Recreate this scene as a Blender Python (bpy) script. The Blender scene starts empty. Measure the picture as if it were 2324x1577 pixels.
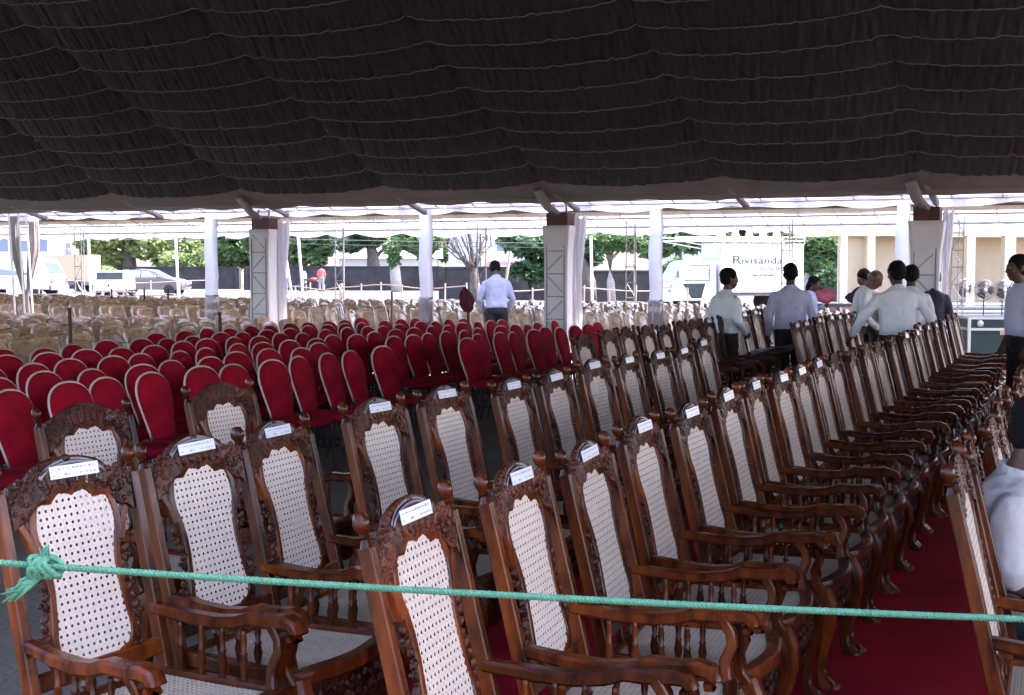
import bpy, bmesh, math, random
import numpy as np
from mathutils import Vector, Matrix, Euler, noise
from mathutils.geometry import tessellate_polygon
R = math.radians
PI = math.pi
random.seed(7)
SC = bpy.context.scene
COL = SC.collection

# ------------------------------------------------------------------ camera, sky, sun, exposure
CAM_H = 1.75
FPX, CX, CY, YH = 3000.0, 1162.0, 788.5, 600.0
PITCH = math.atan((CY - YH) / FPX)
cam_d = bpy.data.cameras.new('camera')
cam_d.sensor_width = 36.0
cam_d.lens = 36.0 * FPX / 2324.0
cam_d.clip_end = 600
cam_d.clip_start = 0.05
cam = bpy.data.objects.new('camera', cam_d)
COL.objects.link(cam)
cam.location = (0, 0, CAM_H)
cam.rotation_euler = (PI / 2 - PITCH, 0, 0)
SC.camera = cam

SUN_AZ = R(88)          # measured from +Y (view axis) towards +X
SUN_EL = R(57)
world = bpy.data.worlds.new('World')
SC.world = world
world.use_nodes = True
wn = world.node_tree
sky = wn.nodes.new('ShaderNodeTexSky')
sky.sky_type = 'NISHITA'
sky.sun_disc = False
sky.sun_elevation = SUN_EL
sky.sun_rotation = SUN_AZ
sky.air_density = 1.0
sky.dust_density = 2.5
sky.ozone_density = 1.0
bg = wn.nodes['Background']
bg.inputs['Strength'].default_value = 0.15
wn.links.new(sky.outputs[0], bg.inputs['Color'])
sun_d = bpy.data.lights.new('sun', 'SUN')
sun_d.energy = 2.6
sun_d.angle = R(0.6)
sun_d.color = (1.0, 0.95, 0.88)
sun = bpy.data.objects.new('sun', sun_d)
COL.objects.link(sun)
sdir = Vector((math.sin(SUN_AZ) * math.cos(SUN_EL), math.cos(SUN_AZ) * math.cos(SUN_EL), math.sin(SUN_EL)))
sun.rotation_euler = (-sdir).to_track_quat('-Z', 'Y').to_euler()
SC.view_settings.view_transform = 'Standard'
SC.view_settings.look = 'None'
SC.view_settings.gamma = 1.0
SC.view_settings.use_curve_mapping = False
SC.view_settings.use_white_balance = True
SC.view_settings.white_balance_temperature = 6350
SC.view_settings.white_balance_tint = 23
SC.view_settings.exposure = 3.05
cy = SC.cycles
cy.max_bounces = 4; cy.diffuse_bounces = 3; cy.glossy_bounces = 2; cy.transmission_bounces = 3; cy.transparent_max_bounces = 4
cy.caustics_reflective = False; cy.caustics_refractive = False
cy.sample_clamp_indirect = 4.0
cy.use_adaptive_sampling = True; cy.adaptive_threshold = 0.03
cy.use_denoising = True

# ------------------------------------------------------------------ placing
TH = R(24.0)
CT, ST = math.cos(TH), math.sin(TH)
def W(u, v, z=0.0):                      # row grid (u = where the chairs face, v = along the rows) -> world
    return Vector((u * CT + v * ST, -u * ST + v * CT, z))
def AT(x, y, Y):                         # a picture point and its distance -> world
    dx, dy = (x - CX) / FPX, (CY - y) / FPX
    cp, sp = math.cos(PITCH), math.sin(PITCH)
    t = Y / (cp + dy * sp)
    return Vector((dx * t, Y, CAM_H + t * (dy * cp - sp)))
def GX(x, Y, z=0.0):
    p = AT(x, YH, Y)
    return Vector((p.x, Y, z))
def V_OF(x, u):                          # v on the row u that shows at picture column x
    r = (x - CX) / FPX
    return u * (CT + r * ST) / (r * CT - ST)

# ------------------------------------------------------------------ materials
MATS = {}
def lin(c): return tuple(c) + (1.0,) if len(c) == 3 else tuple(c)
def mat(name, col, rough=0.6, metal=0.0, var=0.0, scale=8.0, bump=0.0, bscale=30.0, coat=0.0, objvar=0.0,
        stretch=(1, 1, 1), col2=None, spec=0.5, trans=0.0, sheen=0.0):
    m = bpy.data.materials.new(name)
    m.use_nodes = True
    nt = m.node_tree
    b = nt.nodes['Principled BSDF']
    b.inputs['Roughness'].default_value = rough
    b.inputs['Metallic'].default_value = metal
    b.inputs['Specular IOR Level'].default_value = spec
    if coat:
        b.inputs['Coat Weight'].default_value = coat
        b.inputs['Coat Roughness'].default_value = 0.12
    if sheen:
        b.inputs['Sheen Weight'].default_value = sheen
    tc = nt.nodes.new('ShaderNodeTexCoord')
    mp = nt.nodes.new('ShaderNodeMapping')
    mp.inputs['Scale'].default_value = stretch
    nt.links.new(tc.outputs['Object'], mp.inputs['Vector'])
    out = None
    if var or col2:
        n = nt.nodes.new('ShaderNodeTexNoise')
        n.inputs['Scale'].default_value = scale
        n.inputs['Detail'].default_value = 6
        n.inputs['Roughness'].default_value = 0.62
        nt.links.new(mp.outputs[0], n.inputs['Vector'])
        rp = nt.nodes.new('ShaderNodeValToRGB')
        c2 = col2 if col2 else tuple(x * (1 + var) for x in col)
        c1 = col if col2 else tuple(x * (1 - var) for x in col)
        rp.color_ramp.elements[0].position = 0.3
        rp.color_ramp.elements[1].position = 0.7
        rp.color_ramp.elements[0].color = lin(c1)
        rp.color_ramp.elements[1].color = lin(c2)
        nt.links.new(n.outputs[0], rp.inputs[0])
        out = rp.outputs[0]
    else:
        rgb = nt.nodes.new('ShaderNodeRGB')
        rgb.outputs[0].default_value = lin(col)
        out = rgb.outputs[0]
    if objvar:
        oi = nt.nodes.new('ShaderNodeObjectInfo')
        mr = nt.nodes.new('ShaderNodeMapRange')
        mr.inputs['To Min'].default_value = 1 - objvar
        mr.inputs['To Max'].default_value = 1 + objvar
        nt.links.new(oi.outputs['Random'], mr.inputs['Value'])
        mx = nt.nodes.new('ShaderNodeVectorMath')
        mx.operation = 'SCALE'
        nt.links.new(out, mx.inputs[0])
        nt.links.new(mr.outputs[0], mx.inputs['Scale'])
        out = mx.outputs[0]
    nt.links.new(out, b.inputs['Base Color'])
    if bump:
        n2 = nt.nodes.new('ShaderNodeTexNoise')
        n2.inputs['Scale'].default_value = bscale
        n2.inputs['Detail'].default_value = 5
        nt.links.new(mp.outputs[0], n2.inputs['Vector'])
        bp = nt.nodes.new('ShaderNodeBump')
        bp.inputs['Strength'].default_value = bump
        bp.inputs['Distance'].default_value = 0.02
        nt.links.new(n2.outputs[0], bp.inputs['Height'])
        nt.links.new(bp.outputs[0], b.inputs['Normal'])
    if trans:                              # thin cloth or leaf that lets light through
        tr = nt.nodes.new('ShaderNodeBsdfTranslucent')
        nt.links.new(out, tr.inputs['Color'])
        mxs = nt.nodes.new('ShaderNodeMixShader')
        mxs.inputs[0].default_value = trans
        o = nt.nodes['Material Output']
        nt.links.new(b.outputs[0], mxs.inputs[1])
        nt.links.new(tr.outputs[0], mxs.inputs[2])
        nt.links.new(mxs.outputs[0], o.inputs['Surface'])
    MATS[name] = m
    return m

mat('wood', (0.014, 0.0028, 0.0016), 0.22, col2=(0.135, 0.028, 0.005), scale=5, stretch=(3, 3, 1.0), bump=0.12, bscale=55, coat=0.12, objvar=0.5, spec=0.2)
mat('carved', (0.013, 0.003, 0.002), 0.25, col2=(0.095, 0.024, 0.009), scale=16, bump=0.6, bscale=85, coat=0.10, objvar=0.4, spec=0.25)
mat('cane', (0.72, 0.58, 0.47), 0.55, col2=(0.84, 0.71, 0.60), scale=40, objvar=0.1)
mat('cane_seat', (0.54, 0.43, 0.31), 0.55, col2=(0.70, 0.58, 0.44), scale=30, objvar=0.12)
mat('paper', (0.60, 0.62, 0.67), 0.35, var=0.04, scale=60, coat=0.4)
mat('ink', (0.24, 0.26, 0.36), 0.6)
mat('clear_strap', (0.16, 0.15, 0.165), 0.12, coat=0.6, spec=0.8)
mat('red_fabric', (0.26, 0.0035, 0.014), 0.9, var=0.28, scale=7, bump=0.25, bscale=260, objvar=0.13, spec=0.15)
mat('chair_trim', (0.56, 0.42, 0.34), 0.4, var=0.12, metal=0.1, scale=20, objvar=0.15)
mat('dark_metal', (0.03, 0.028, 0.03), 0.35, metal=0.7, var=0.2)
mat('gold_wrap', (0.36, 0.20, 0.09), 0.14, col2=(0.72, 0.52, 0.35), scale=9, bump=0.35, bscale=26, coat=0.8, objvar=0.22)
mat('ochre_wrap', (0.26, 0.13, 0.05), 0.30, col2=(0.42, 0.25, 0.12), scale=9, bump=0.9, bscale=26, coat=0.5, objvar=0.25)
mat('carpet', (0.24, 0.003, 0.014), 0.95, col2=(0.46, 0.009, 0.030), scale=1.4, bump=0.5, bscale=320, spec=0.1)
mat('ground', (0.10, 0.079, 0.054), 0.95, col2=(0.165, 0.137, 0.10), scale=1.3, bump=0.5, bscale=22)
mat('asphalt', (0.10, 0.098, 0.096), 0.9, col2=(0.15, 0.147, 0.142), scale=2.0, bump=0.3, bscale=40)
mat('lip_highlight', (0.23, 0.225, 0.235), 0.8, var=0.15, scale=4)  # paler than the lining, imitates light on the swag lips
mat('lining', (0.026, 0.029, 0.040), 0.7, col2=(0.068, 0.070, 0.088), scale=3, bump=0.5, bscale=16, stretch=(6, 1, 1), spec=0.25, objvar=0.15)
mat('lining_hem', (0.20, 0.19, 0.205), 0.85, var=0.15, scale=3)  # on the last band: daylight at the eave painted as a paler lining
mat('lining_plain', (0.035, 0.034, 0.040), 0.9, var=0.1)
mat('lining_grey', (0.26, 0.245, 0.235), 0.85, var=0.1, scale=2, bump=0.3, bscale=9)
mat('lining_brown', (0.22, 0.16, 0.10), 0.85, var=0.14, scale=2, bump=0.3, bscale=9)
mat('pvc', (0.50, 0.50, 0.58), 0.45, var=0.06, scale=1.5, trans=0.4)
mat('pvc_opaque', (0.75, 0.75, 0.77), 0.5, var=0.05)
mat('valance', (0.82, 0.82, 0.84), 0.6, var=0.05, scale=5, trans=0.35, bump=0.3, bscale=12)
mat('white_cloth', (0.74, 0.73, 0.77), 0.75, var=0.06, scale=3, bump=0.35, bscale=9)
mat('curtain', (0.80, 0.80, 0.83), 0.7, var=0.04, scale=3, trans=0.5)
mat('grey_cloth', (0.30, 0.29, 0.32), 0.75, var=0.08, scale=3, bump=0.35, bscale=9)
mat('steel', (0.42, 0.42, 0.43), 0.45, metal=0.6, var=0.15)
mat('red_steel', (0.075, 0.018, 0.016), 0.5, metal=0.1, var=0.3, scale=14)
mat('green_rope', (0.032, 0.155, 0.085), 0.65, col2=(0.065, 0.24, 0.145), scale=60, bump=0.4, bscale=300)
mat('thin_rope', (0.10, 0.22, 0.14), 0.7)
mat('stake', (0.07, 0.04, 0.03), 0.8, var=0.3, scale=20)
mat('bamboo', (0.30, 0.22, 0.16), 0.6, col2=(0.42, 0.32, 0.25), scale=6, bump=0.2)
mat('pole_white', (0.72, 0.72, 0.72), 0.5, var=0.06)
mat('skin', (0.085, 0.042, 0.028), 0.5, var=0.12, scale=12, spec=0.4)
mat('skin_light', (0.15, 0.066, 0.042), 0.5, var=0.12, scale=12)
mat('hair', (0.0045, 0.004, 0.0045), 0.7, var=0.3, scale=60, bump=0.8, bscale=160, spec=0.15)
mat('hair_grey', (0.16, 0.15, 0.15), 0.7, var=0.3, scale=60, bump=0.6, bscale=160)
mat('shirt_white', (0.70, 0.71, 0.75), 0.8, var=0.05, scale=5, bump=0.55, bscale=11)
mat('shirt_blue', (0.44, 0.47, 0.66), 0.8, var=0.05, scale=5, bump=0.55, bscale=11)
mat('shirt_lavender', (0.46, 0.45, 0.60), 0.8, var=0.05, scale=5, bump=0.55, bscale=11)
mat('shirt_grey', (0.44, 0.40, 0.385), 0.8, var=0.05, scale=5, bump=0.5, bscale=9)
mat('shirt_navy', (0.035, 0.035, 0.06), 0.8, var=0.2, scale=5, bump=0.5, bscale=11)
mat('shirt_red', (0.52, 0.10, 0.09), 0.8, var=0.1, scale=5, bump=0.4, bscale=11)
mat('trouser_black', (0.012, 0.012, 0.016), 0.8, var=0.2, bump=0.4, bscale=10)
mat('trouser_grey', (0.22, 0.22, 0.24), 0.8, var=0.15, bump=0.4, bscale=10)
mat('trouser_blue', (0.08, 0.12, 0.22), 0.8, var=0.15, bump=0.4, bscale=10)
mat('shoe', (0.012, 0.010, 0.010), 0.4)
mat('eye', (0.22, 0.21, 0.2), 0.4)
mat('maroon_cloth', (0.10, 0.010, 0.025), 0.8, var=0.25, scale=9, bump=0.6, bscale=16)
mat('pink_cloth', (0.55, 0.12, 0.16), 0.8, var=0.2, scale=9, bump=0.6, bscale=16)
mat('van_white', (0.80, 0.80, 0.81), 0.3, var=0.03, scale=2, coat=0.5)
mat('glass', (0.03, 0.045, 0.055), 0.08, spec=0.8, var=0.2)
mat('glass_pale', (0.30, 0.38, 0.42), 0.1, spec=0.8, var=0.15)
mat('tyre', (0.02, 0.02, 0.021), 0.85, var=0.2)
mat('rim', (0.5, 0.5, 0.52), 0.3, metal=0.7)
mat('car_dark', (0.10, 0.09, 0.095), 0.25, coat=0.8, metal=0.4, var=0.1)
mat('tan_paint', (0.50, 0.34, 0.20), 0.5, var=0.1)
mat('bumper', (0.14, 0.14, 0.15), 0.6, var=0.15)
mat('tail_red', (0.45, 0.03, 0.02), 0.3)
mat('orange_lens', (0.6, 0.2, 0.05), 0.3)
mat('letter_green', (0.006, 0.05, 0.042), 0.5)
mat('letter_grey', (0.13, 0.12, 0.16), 0.5)
mat('letter_dark', (0.008, 0.010, 0.013), 0.5)
mat('panel_blue', (0.42, 0.56, 0.58), 0.35, var=0.05)
mat('yellow_wall', (0.58, 0.51, 0.36), 0.85, var=0.05, scale=3, bump=0.1)
mat('cream_wall', (0.72, 0.64, 0.46), 0.85, var=0.05, scale=3, bump=0.1)
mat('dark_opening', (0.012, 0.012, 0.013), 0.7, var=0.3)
mat('red_floor', (0.34, 0.07, 0.06), 0.7, var=0.15)
mat('teal_paint', (0.010, 0.034, 0.036), 0.45, var=0.2, scale=8)
mat('slate_paint', (0.16, 0.24, 0.28), 0.5, var=0.15)
mat('aluminium', (0.55, 0.58, 0.60), 0.35, metal=0.7, var=0.1)
mat('case_label', (0.62, 0.36, 0.26), 0.6, var=0.1)
mat('wall_dark', (0.016, 0.0155, 0.017), 0.9, col2=(0.045, 0.043, 0.044), scale=1.5, bump=0.6, bscale=8)
mat('house_white', (0.62, 0.64, 0.68), 0.85, var=0.05)
mat('house_blue', (0.52, 0.60, 0.72), 0.85, var=0.05)
mat('house_pink', (0.55, 0.25, 0.27), 0.85, var=0.08)
mat('roof_grey', (0.36, 0.36, 0.38), 0.8, var=0.1, scale=2)
mat('roof_brown', (0.16, 0.10, 0.07), 0.8, var=0.2, scale=2)
mat('window_blue', (0.14, 0.18, 0.26), 0.2, spec=0.8)
mat('bark', (0.055, 0.045, 0.04), 0.9, col2=(0.13, 0.11, 0.095), scale=5, bump=1.0, bscale=12)
mat('bark_pale', (0.26, 0.23, 0.20), 0.9, col2=(0.38, 0.35, 0.31), scale=4, bump=0.8, bscale=12)
mat('leaf', (0.055, 0.12, 0.04), 0.55, col2=(0.12, 0.21, 0.075), scale=0.7, trans=0.25)
mat('leaf_dark', (0.024, 0.070, 0.026), 0.5, col2=(0.07, 0.14, 0.055), scale=0.7, trans=0.2)
mat('leaf_pale', (0.12, 0.19, 0.06), 0.55, col2=(0.30, 0.36, 0.13), scale=0.6, trans=0.3)
mat('fan_black', (0.012, 0.012, 0.014), 0.4, var=0.2)
mat('wire_grey', (0.10, 0.10, 0.105), 0.5, metal=0.2)
mat('grey_bag', (0.20, 0.205, 0.21), 0.7, var=0.12, bump=0.4, bscale=14)
mat('sign_yellow', (0.6, 0.45, 0.1), 0.6)

# ------------------------------------------------------------------ mesh builder
class MB:
    def __init__(self):
        self.v, self.f = [], []
    def add(self, vs, fs):
        o = len(self.v)
        self.v += [tuple(p) for p in vs]
        self.f += [tuple(i + o for i in q) for q in fs]
        return self
    def box(self, c, s, rot=None, taper=1.0):
        x, y, z = s[0] / 2, s[1] / 2, s[2] / 2
        vs = []
        for k in (-1, 1):
            t = taper if k > 0 else 1.0
            for a, b in ((-1, -1), (1, -1), (1, 1), (-1, 1)):
                vs.append(Vector((a * x * t, b * y * t, k * z)))
        if rot is not None:
            m = Euler(rot).to_matrix()
            vs = [m @ p for p in vs]
        c = Vector(c)
        return self.add([p + c for p in vs], [(3, 2, 1, 0), (4, 5, 6, 7), (0, 1, 5, 4), (1, 2, 6, 5), (2, 3, 7, 6), (3, 0, 4, 7)])
    def bbox(self, lo, hi):
        return self.box([(a + b) / 2 for a, b in zip(lo, hi)], [b - a for a, b in zip(lo, hi)])
    def sweep(self, path, prof, up=(0, 0, 1), scale=None, closed=False, cap=True, twist=0.0):
        path = [Vector(p) for p in path]
        up = Vector(up)
        n, k = len(path), len(prof)
        vs = []
        for i, p in enumerate(path):
            if closed:
                t = path[(i + 1) % n] - path[i - 1]
            else:
                t = path[min(i + 1, n - 1)] - path[max(i - 1, 0)]
            t.normalize()
            s = t.cross(up)
            if s.length < 1e-4:
                s = t.cross(Vector((1, 0.01, 0)))
            s.normalize()
            w = s.cross(t)
            sc = 1.0 if scale is None else (scale[i] if not callable(scale) else scale(i / (n - 1)))
            a = twist * i
            ca, sa = math.cos(a), math.sin(a)
            for (x, y) in prof:
                xx, yy = x * ca - y * sa, x * sa + y * ca
                if isinstance(sc, (tuple, list)):
                    vs.append(p + s * xx * sc[0] + w * yy * sc[1])
                else:
                    vs.append(p + s * xx * sc + w * yy * sc)
        fs = []
        for i in range(n if closed else n - 1):
            j = (i + 1) % n
            for a in range(k):
                b = (a + 1) % k
                fs.append((i * k + a, i * k + b, j * k + b, j * k + a))
        if cap and not closed:
            fs.append(tuple(reversed(range(k))))
            fs.append(tuple((n - 1) * k + a for a in range(k)))
        return self.add(vs, fs)
    def tube(self, path, r, n=8, up=(0, 0, 1), closed=False):
        prof = [(math.cos(2 * PI * i / n), math.sin(2 * PI * i / n)) for i in range(n)]
        sc = r if isinstance(r, (list, tuple)) else [r] * len(path)
        return self.sweep(path, prof, up, sc, closed)
    def lathe(self, prof, base=(0, 0, 0), axis=(0, 0, 1), n=10):
        axis = Vector(axis).normalized()
        a = axis.cross(Vector((0, 1, 0)))
        if a.length < 1e-3: a = axis.cross(Vector((1, 0, 0)))
        a.normalize(); b = axis.cross(a)
        base = Vector(base)
        vs = []
        for r, h in prof:
            for i in range(n):
                t = 2 * PI * i / n
                vs.append(base + axis * h + (a * math.cos(t) + b * math.sin(t)) * r)
        fs = []
        for k in range(len(prof) - 1):
            for i in range(n):
                j = (i + 1) % n
                fs.append((k * n + i, k * n + j, (k + 1) * n + j, (k + 1) * n + i))
        fs.append(tuple(reversed(range(n))))
        fs.append(tuple((len(prof) - 1) * n + i for i in range(n)))
        return self.add(vs, fs)
    def ell(self, c, r, rot=None, nu=8, nv=5):
        c = Vector(c)
        m = Euler(rot).to_matrix() if rot is not None else None
        vs = []
        for j in range(1, nv):
            ph = PI * j / nv
            for i in range(nu):
                t = 2 * PI * i / nu
                vs.append(Vector((r[0] * math.sin(ph) * math.cos(t), r[1] * math.sin(ph) * math.sin(t), r[2] * math.cos(ph))))
        vs += [Vector((0, 0, r[2])), Vector((0, 0, -r[2]))]
        if m: vs = [m @ p for p in vs]
        fs = []
        for j in range(nv - 2):
            for i in range(nu):
                k = (i + 1) % nu
                fs.append((j * nu + i, (j + 1) * nu + i, (j + 1) * nu + k, j * nu + k))
        T, Bt = len(vs) - 2, len(vs) - 1
        for i in range(nu):
            k = (i + 1) % nu
            fs.append((T, i, k))
            fs.append((Bt, (nv - 2) * nu + k, (nv - 2) * nu + i))
        return self.add([p + c for p in vs], fs)
    def plate(self, outline, fn, th):
        """outline 2-D; fn(p, q, off) -> 3-D point; off 0 and th are the two faces"""
        n = len(outline)
        tris = tessellate_polygon([[Vector((p, q, 0)) for p, q in outline]])
        vs = [fn(p, q, 0.0) for p, q in outline] + [fn(p, q, th) for p, q in outline]
        fs = [tuple(t) for t in tris] + [tuple(n + i for i in reversed(t)) for t in tris]
        fs += [(i, (i + 1) % n, n + (i + 1) % n, n + i) for i in range(n)]
        return self.add(vs, fs)
    def grid(self, nu, nv, fn):
        vs = [fn(i / (nu - 1), j / (nv - 1)) for j in range(nv) for i in range(nu)]
        fs = [(j * nu + i, j * nu + i + 1, (j + 1) * nu + i + 1, (j + 1) * nu + i) for j in range(nv - 1) for i in range(nu - 1)]
        return self.add(vs, fs)
    def mesh(self, name, m, smooth=False, recalc=True):
        me = bpy.data.meshes.new(name)
        me.from_pydata(self.v, [], self.f)
        if recalc:
            bm = bmesh.new(); bm.from_mesh(me)
            bmesh.ops.recalc_face_normals(bm, faces=bm.faces)
            bm.to_mesh(me); bm.free()
        me.materials.append(MATS[m] if isinstance(m, str) else m)
        if smooth:
            me.polygons.foreach_set('use_smooth', [True] * len(me.polygons))
            if smooth == 'auto':
                try: me.set_sharp_from_angle(angle=R(40))
                except Exception: pass
        me.update()
        return me
    def obj(self, name, m, parent=None, smooth=False, recalc=True):
        return put(name, self.mesh(name, m, smooth, recalc), parent)

def put(name, me, parent=None):
    o = bpy.data.objects.new(name, me)
    COL.objects.link(o)
    if parent is not None: o.parent = parent
    return o
def tag(o, label, cat, group=None):
    o['label'] = label
    o['category'] = cat
    if group: o['group'] = group
    return o
def thing(name, label, cat, loc=(0, 0, 0), rz=0.0, group=None):
    o = put(name, None)
    o.location = loc
    o.rotation_euler = (0, 0, rz)
    return tag(o, label, cat, group)
def structure(o):
    o['kind'] = 'structure'
    return o
def stuff(o):
    o['kind'] = 'stuff'
    return o
def copy_tree(src, loc, rz, label, cat=None, group=None, scale=None):
    r = src.copy(); COL.objects.link(r)
    r.location = loc; r.rotation_euler = (0, 0, rz)
    if scale: r.scale = scale
    r['label'] = label
    if group: r['group'] = group
    for ch in src.children:
        c = ch.copy(); COL.objects.link(c); c.parent = r
        for g in ch.children:
            d = g.copy(); COL.objects.link(d); d.parent = c
    return r
def ordinal(n):
    w = ['zeroth', 'first', 'second', 'third', 'fourth', 'fifth', 'sixth', 'seventh', 'eighth', 'ninth', 'tenth', 'eleventh', 'twelfth',
         'thirteenth', 'fourteenth', 'fifteenth', 'sixteenth', 'seventeenth', 'eighteenth', 'nineteenth', 'twentieth']
    if n <= 20: return w[n]
    tens = {2: 'twenty', 3: 'thirty', 4: 'forty', 5: 'fifty', 6: 'sixty', 7: 'seventy', 8: 'eighty', 9: 'ninety'}
    te = {2: 'twentieth', 3: 'thirtieth', 4: 'fortieth', 5: 'fiftieth', 6: 'sixtieth', 7: 'seventieth', 8: 'eightieth', 9: 'ninetieth'}
    return te[n // 10] if n % 10 == 0 else tens[n // 10] + '-' + w[n % 10]
CHAM = lambda a, b, c: [(-a, -b + c), (-a + c, -b), (a - c, -b), (a, -b + c), (a, b - c), (a - c, b), (-a + c, b), (-a, b - c)]

# ------------------------------------------------------------------ ground, road, carpet
g = MB()
g.grid(2, 2, lambda a, b: Vector((-300 + 600 * a, -40 + 560 * b, 0)))
structure(g.obj('ground', 'ground'))
g = MB(); g.grid(2, 2, lambda a, b: Vector((-160 + 320 * a, 66 + 24 * b, 0.004)))
structure(g.obj('road', 'asphalt'))
g = MB()
g.grid(40, 120, lambda a, b: W(-2.72 + 3.6 * a, 1.2 + 16.9 * b, 0.018 + 0.012 * abs(noise.noise(Vector((a * 5, b * 34, 0)))) + 0.005 * noise.noise(Vector((a * 16, b * 60, 4)))))
tag(g.obj('red_carpet', 'carpet', smooth=True), 'long dark red carpet on the ground between the cane armchair rows', 'carpet')

def u_at(x, v):
    r = (x - CX) / FPX
    return v * (r * CT - ST) / (CT + r * ST)

# ------------------------------------------------------------------ main marquee
VE, ZE, SLOPE, VR, VN = 18.5, 2.80, 0.404, 9.0, 2.2
SLN = 0.49
def zl(v): return ZE + SLOPE * (VE - v)
ZR = zl(VR)
UL, UR, BAY = -22.0 - 1.35, 5.8, 2.65
COLS = [-18.05, -12.75, -7.45, -2.15, 3.15]
tent = thing('marquee_tent', 'huge marquee with dark pleated swag ceiling over all the chairs', 'tent', (0, 0, 0), -TH)
LO_U = -12.75 - 4 * BAY
NB = 12
sk = MB()
def skin(a, b):
    v = VN + (VE - VN) * b
    z = (zl(v) if v > VR else ZR - SLN * (VR - v)) + 0.10
    return Vector((LO_U + (NB * BAY) * a, v, z))
sk.grid(24, 41, skin)
sk.obj('roof_skin', 'pvc_opaque', tent)
# the near half of the lining and the part above the frame
ln = MB()
def nearl(a, b):
    v = VN + 0.05 + (VR - VN - 0.05) * b
    return Vector((LO_U + NB * BAY * a, v, ZR - SLN * (VR - v) - 0.03 - 0.05 * abs(math.sin(b * 18 * PI))))
ln.grid(24, 91, nearl)
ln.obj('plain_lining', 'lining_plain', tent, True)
gb = MB()                                    # unseen cloth gable added at the right-hand end to block the sun
UE = LO_U + NB * BAY
gb.plate([(VN, ZR - SLN * (VR - VN) + .05), (VN, 2.95), (5.0, 4.5), (VE - 4.6, 4.5), (VE - 4.6, zl(VE - 4.6) + .05), (VR, ZR + .05)], lambda p, q, o: Vector((UE - .04 + o, p, q)), 0.02)
gb.obj('sun_block_gable', 'pvc_opaque', tent)
DV = 0.515
NBAND = int((VE - VR) / DV)
swag_meshes, lip_meshes = [], []
for sd in range(7):
    m = MB()
    def sw(a, t, sd=sd):
        x = a * BAY
        edge = min(a, 1 - a)
        sag = 0.09 * 4 * a * (1 - a) + 0.02 * noise.noise(Vector((a * 3, sd * 5.1, 0)))
        pocket = 0.105 * math.sin(PI * t ** 1.9)
        q = a * 34 + 1.8 * t
        w = abs(noise.noise(Vector((q, t * 0.7, sd * 9.7)))) * 0.048 + abs(noise.noise(Vector((q * 2.4 + 7, t * 1.1, sd * 3.3)))) * 0.024
        w *= 0.35 + 0.65 * math.sin(PI * min(1, t * 0.9 + 0.1))
        pinch = 0.022 * math.exp(-(edge / 0.035) ** 2) * (0.3 + t)
        return Vector((x, -DV * (1 - t), SLOPE * DV * (1 - t) - 0.02 - sag - pocket + w + pinch))
    m.grid(150, 19, sw)
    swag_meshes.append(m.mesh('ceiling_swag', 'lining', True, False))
    lip_ = MB()                               # pale strip on the swag's lower lip, standing for the light it catches
    lip_.sweep([sw(i / 60, 0.74) + Vector((0, 0, -0.010)) for i in range(61)], [(-.005, -.004), (.005, -.004), (.005, .006), (-.005, .006)], (0, 0, 1))
    lip_meshes.append(lip_.mesh('swag_lip_highlight', 'lip_highlight', True))
lh = MB()                                    # smooth hem band nearest the eave, outside light put in as paler colour
lh.grid(240, 8, lambda a, b: Vector((LO_U + NB * BAY * a, VE - 0.60 * b, zl(VE - 0.60 * b) - 0.055 - 0.03 * abs(noise.noise(Vector((a * 130, b, 2)))) - 0.05 * math.sin(PI * b))))
lh.obj('lit_hem_band', 'lining_hem', tent, True)
for k in range(1, NBAND):
    for b in range(NB):
        vi = random.randrange(7)
        o = put('ceiling_swag', swag_meshes[vi], tent)
        put('swag_lip_highlight', lip_meshes[vi], o)
        o.location = (LO_U + b * BAY, VE - k * DV, zl(VE - k * DV))
# bare eave strip beyond the lining, let light through
V2, Z2 = 19.15, 2.69
es = MB()
es.grid(60, 6, lambda a, b: Vector((LO_U + NB * BAY * a, VE + (V2 - VE) * b, ZE + 0.06 + (Z2 - ZE - 0.06) * b - 0.02 * math.sin(PI * b))))
es.obj('eave_strip', 'pvc', tent, True)
hem = MB()
hem.grid(220, 4, lambda a, b: Vector((LO_U + NB * BAY * a, VE - 0.05, ZE + 0.05 - (0.17 + 0.05 * noise.noise(Vector((a * 60, 0, 3)))) * b)))
hem.obj('lining_hem', 'lining_grey', tent, True)
n_r = int(NB * BAY / 0.66)
for k in range(n_r):
    u = LO_U + 0.3 + k * 0.66
    MB().tube([(u, VE, ZE + 0.035), (u + 0.02, (VE + V2) / 2, (ZE + Z2) / 2 - 0.0), (u + 0.03, V2, Z2 - 0.02)], 0.011, 6).obj('batten', 'steel', tent)
for (v, z) in ((18.72, ZE - 0.045), (18.98, Z2 + 0.02), (19.13, Z2 - 0.03)):
    MB().tube([(LO_U, v, z), (LO_U + NB * BAY, v, z)], 0.014, 6).obj('purlin', 'steel', tent)
for b in range(NB + 1):
    u = LO_U + b * BAY
    pa = [(u, VE - 0.25, ZE + 0.02), (u + 0.03, VE + 0.2, ZE - 0.10), (u + 0.05, V2 - 0.05, Z2 - 0.10)]
    MB().sweep(pa, CHAM(0.042, 0.036, 0.012)).obj('rafter_sleeve', 'grey_cloth', tent, True)
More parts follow.
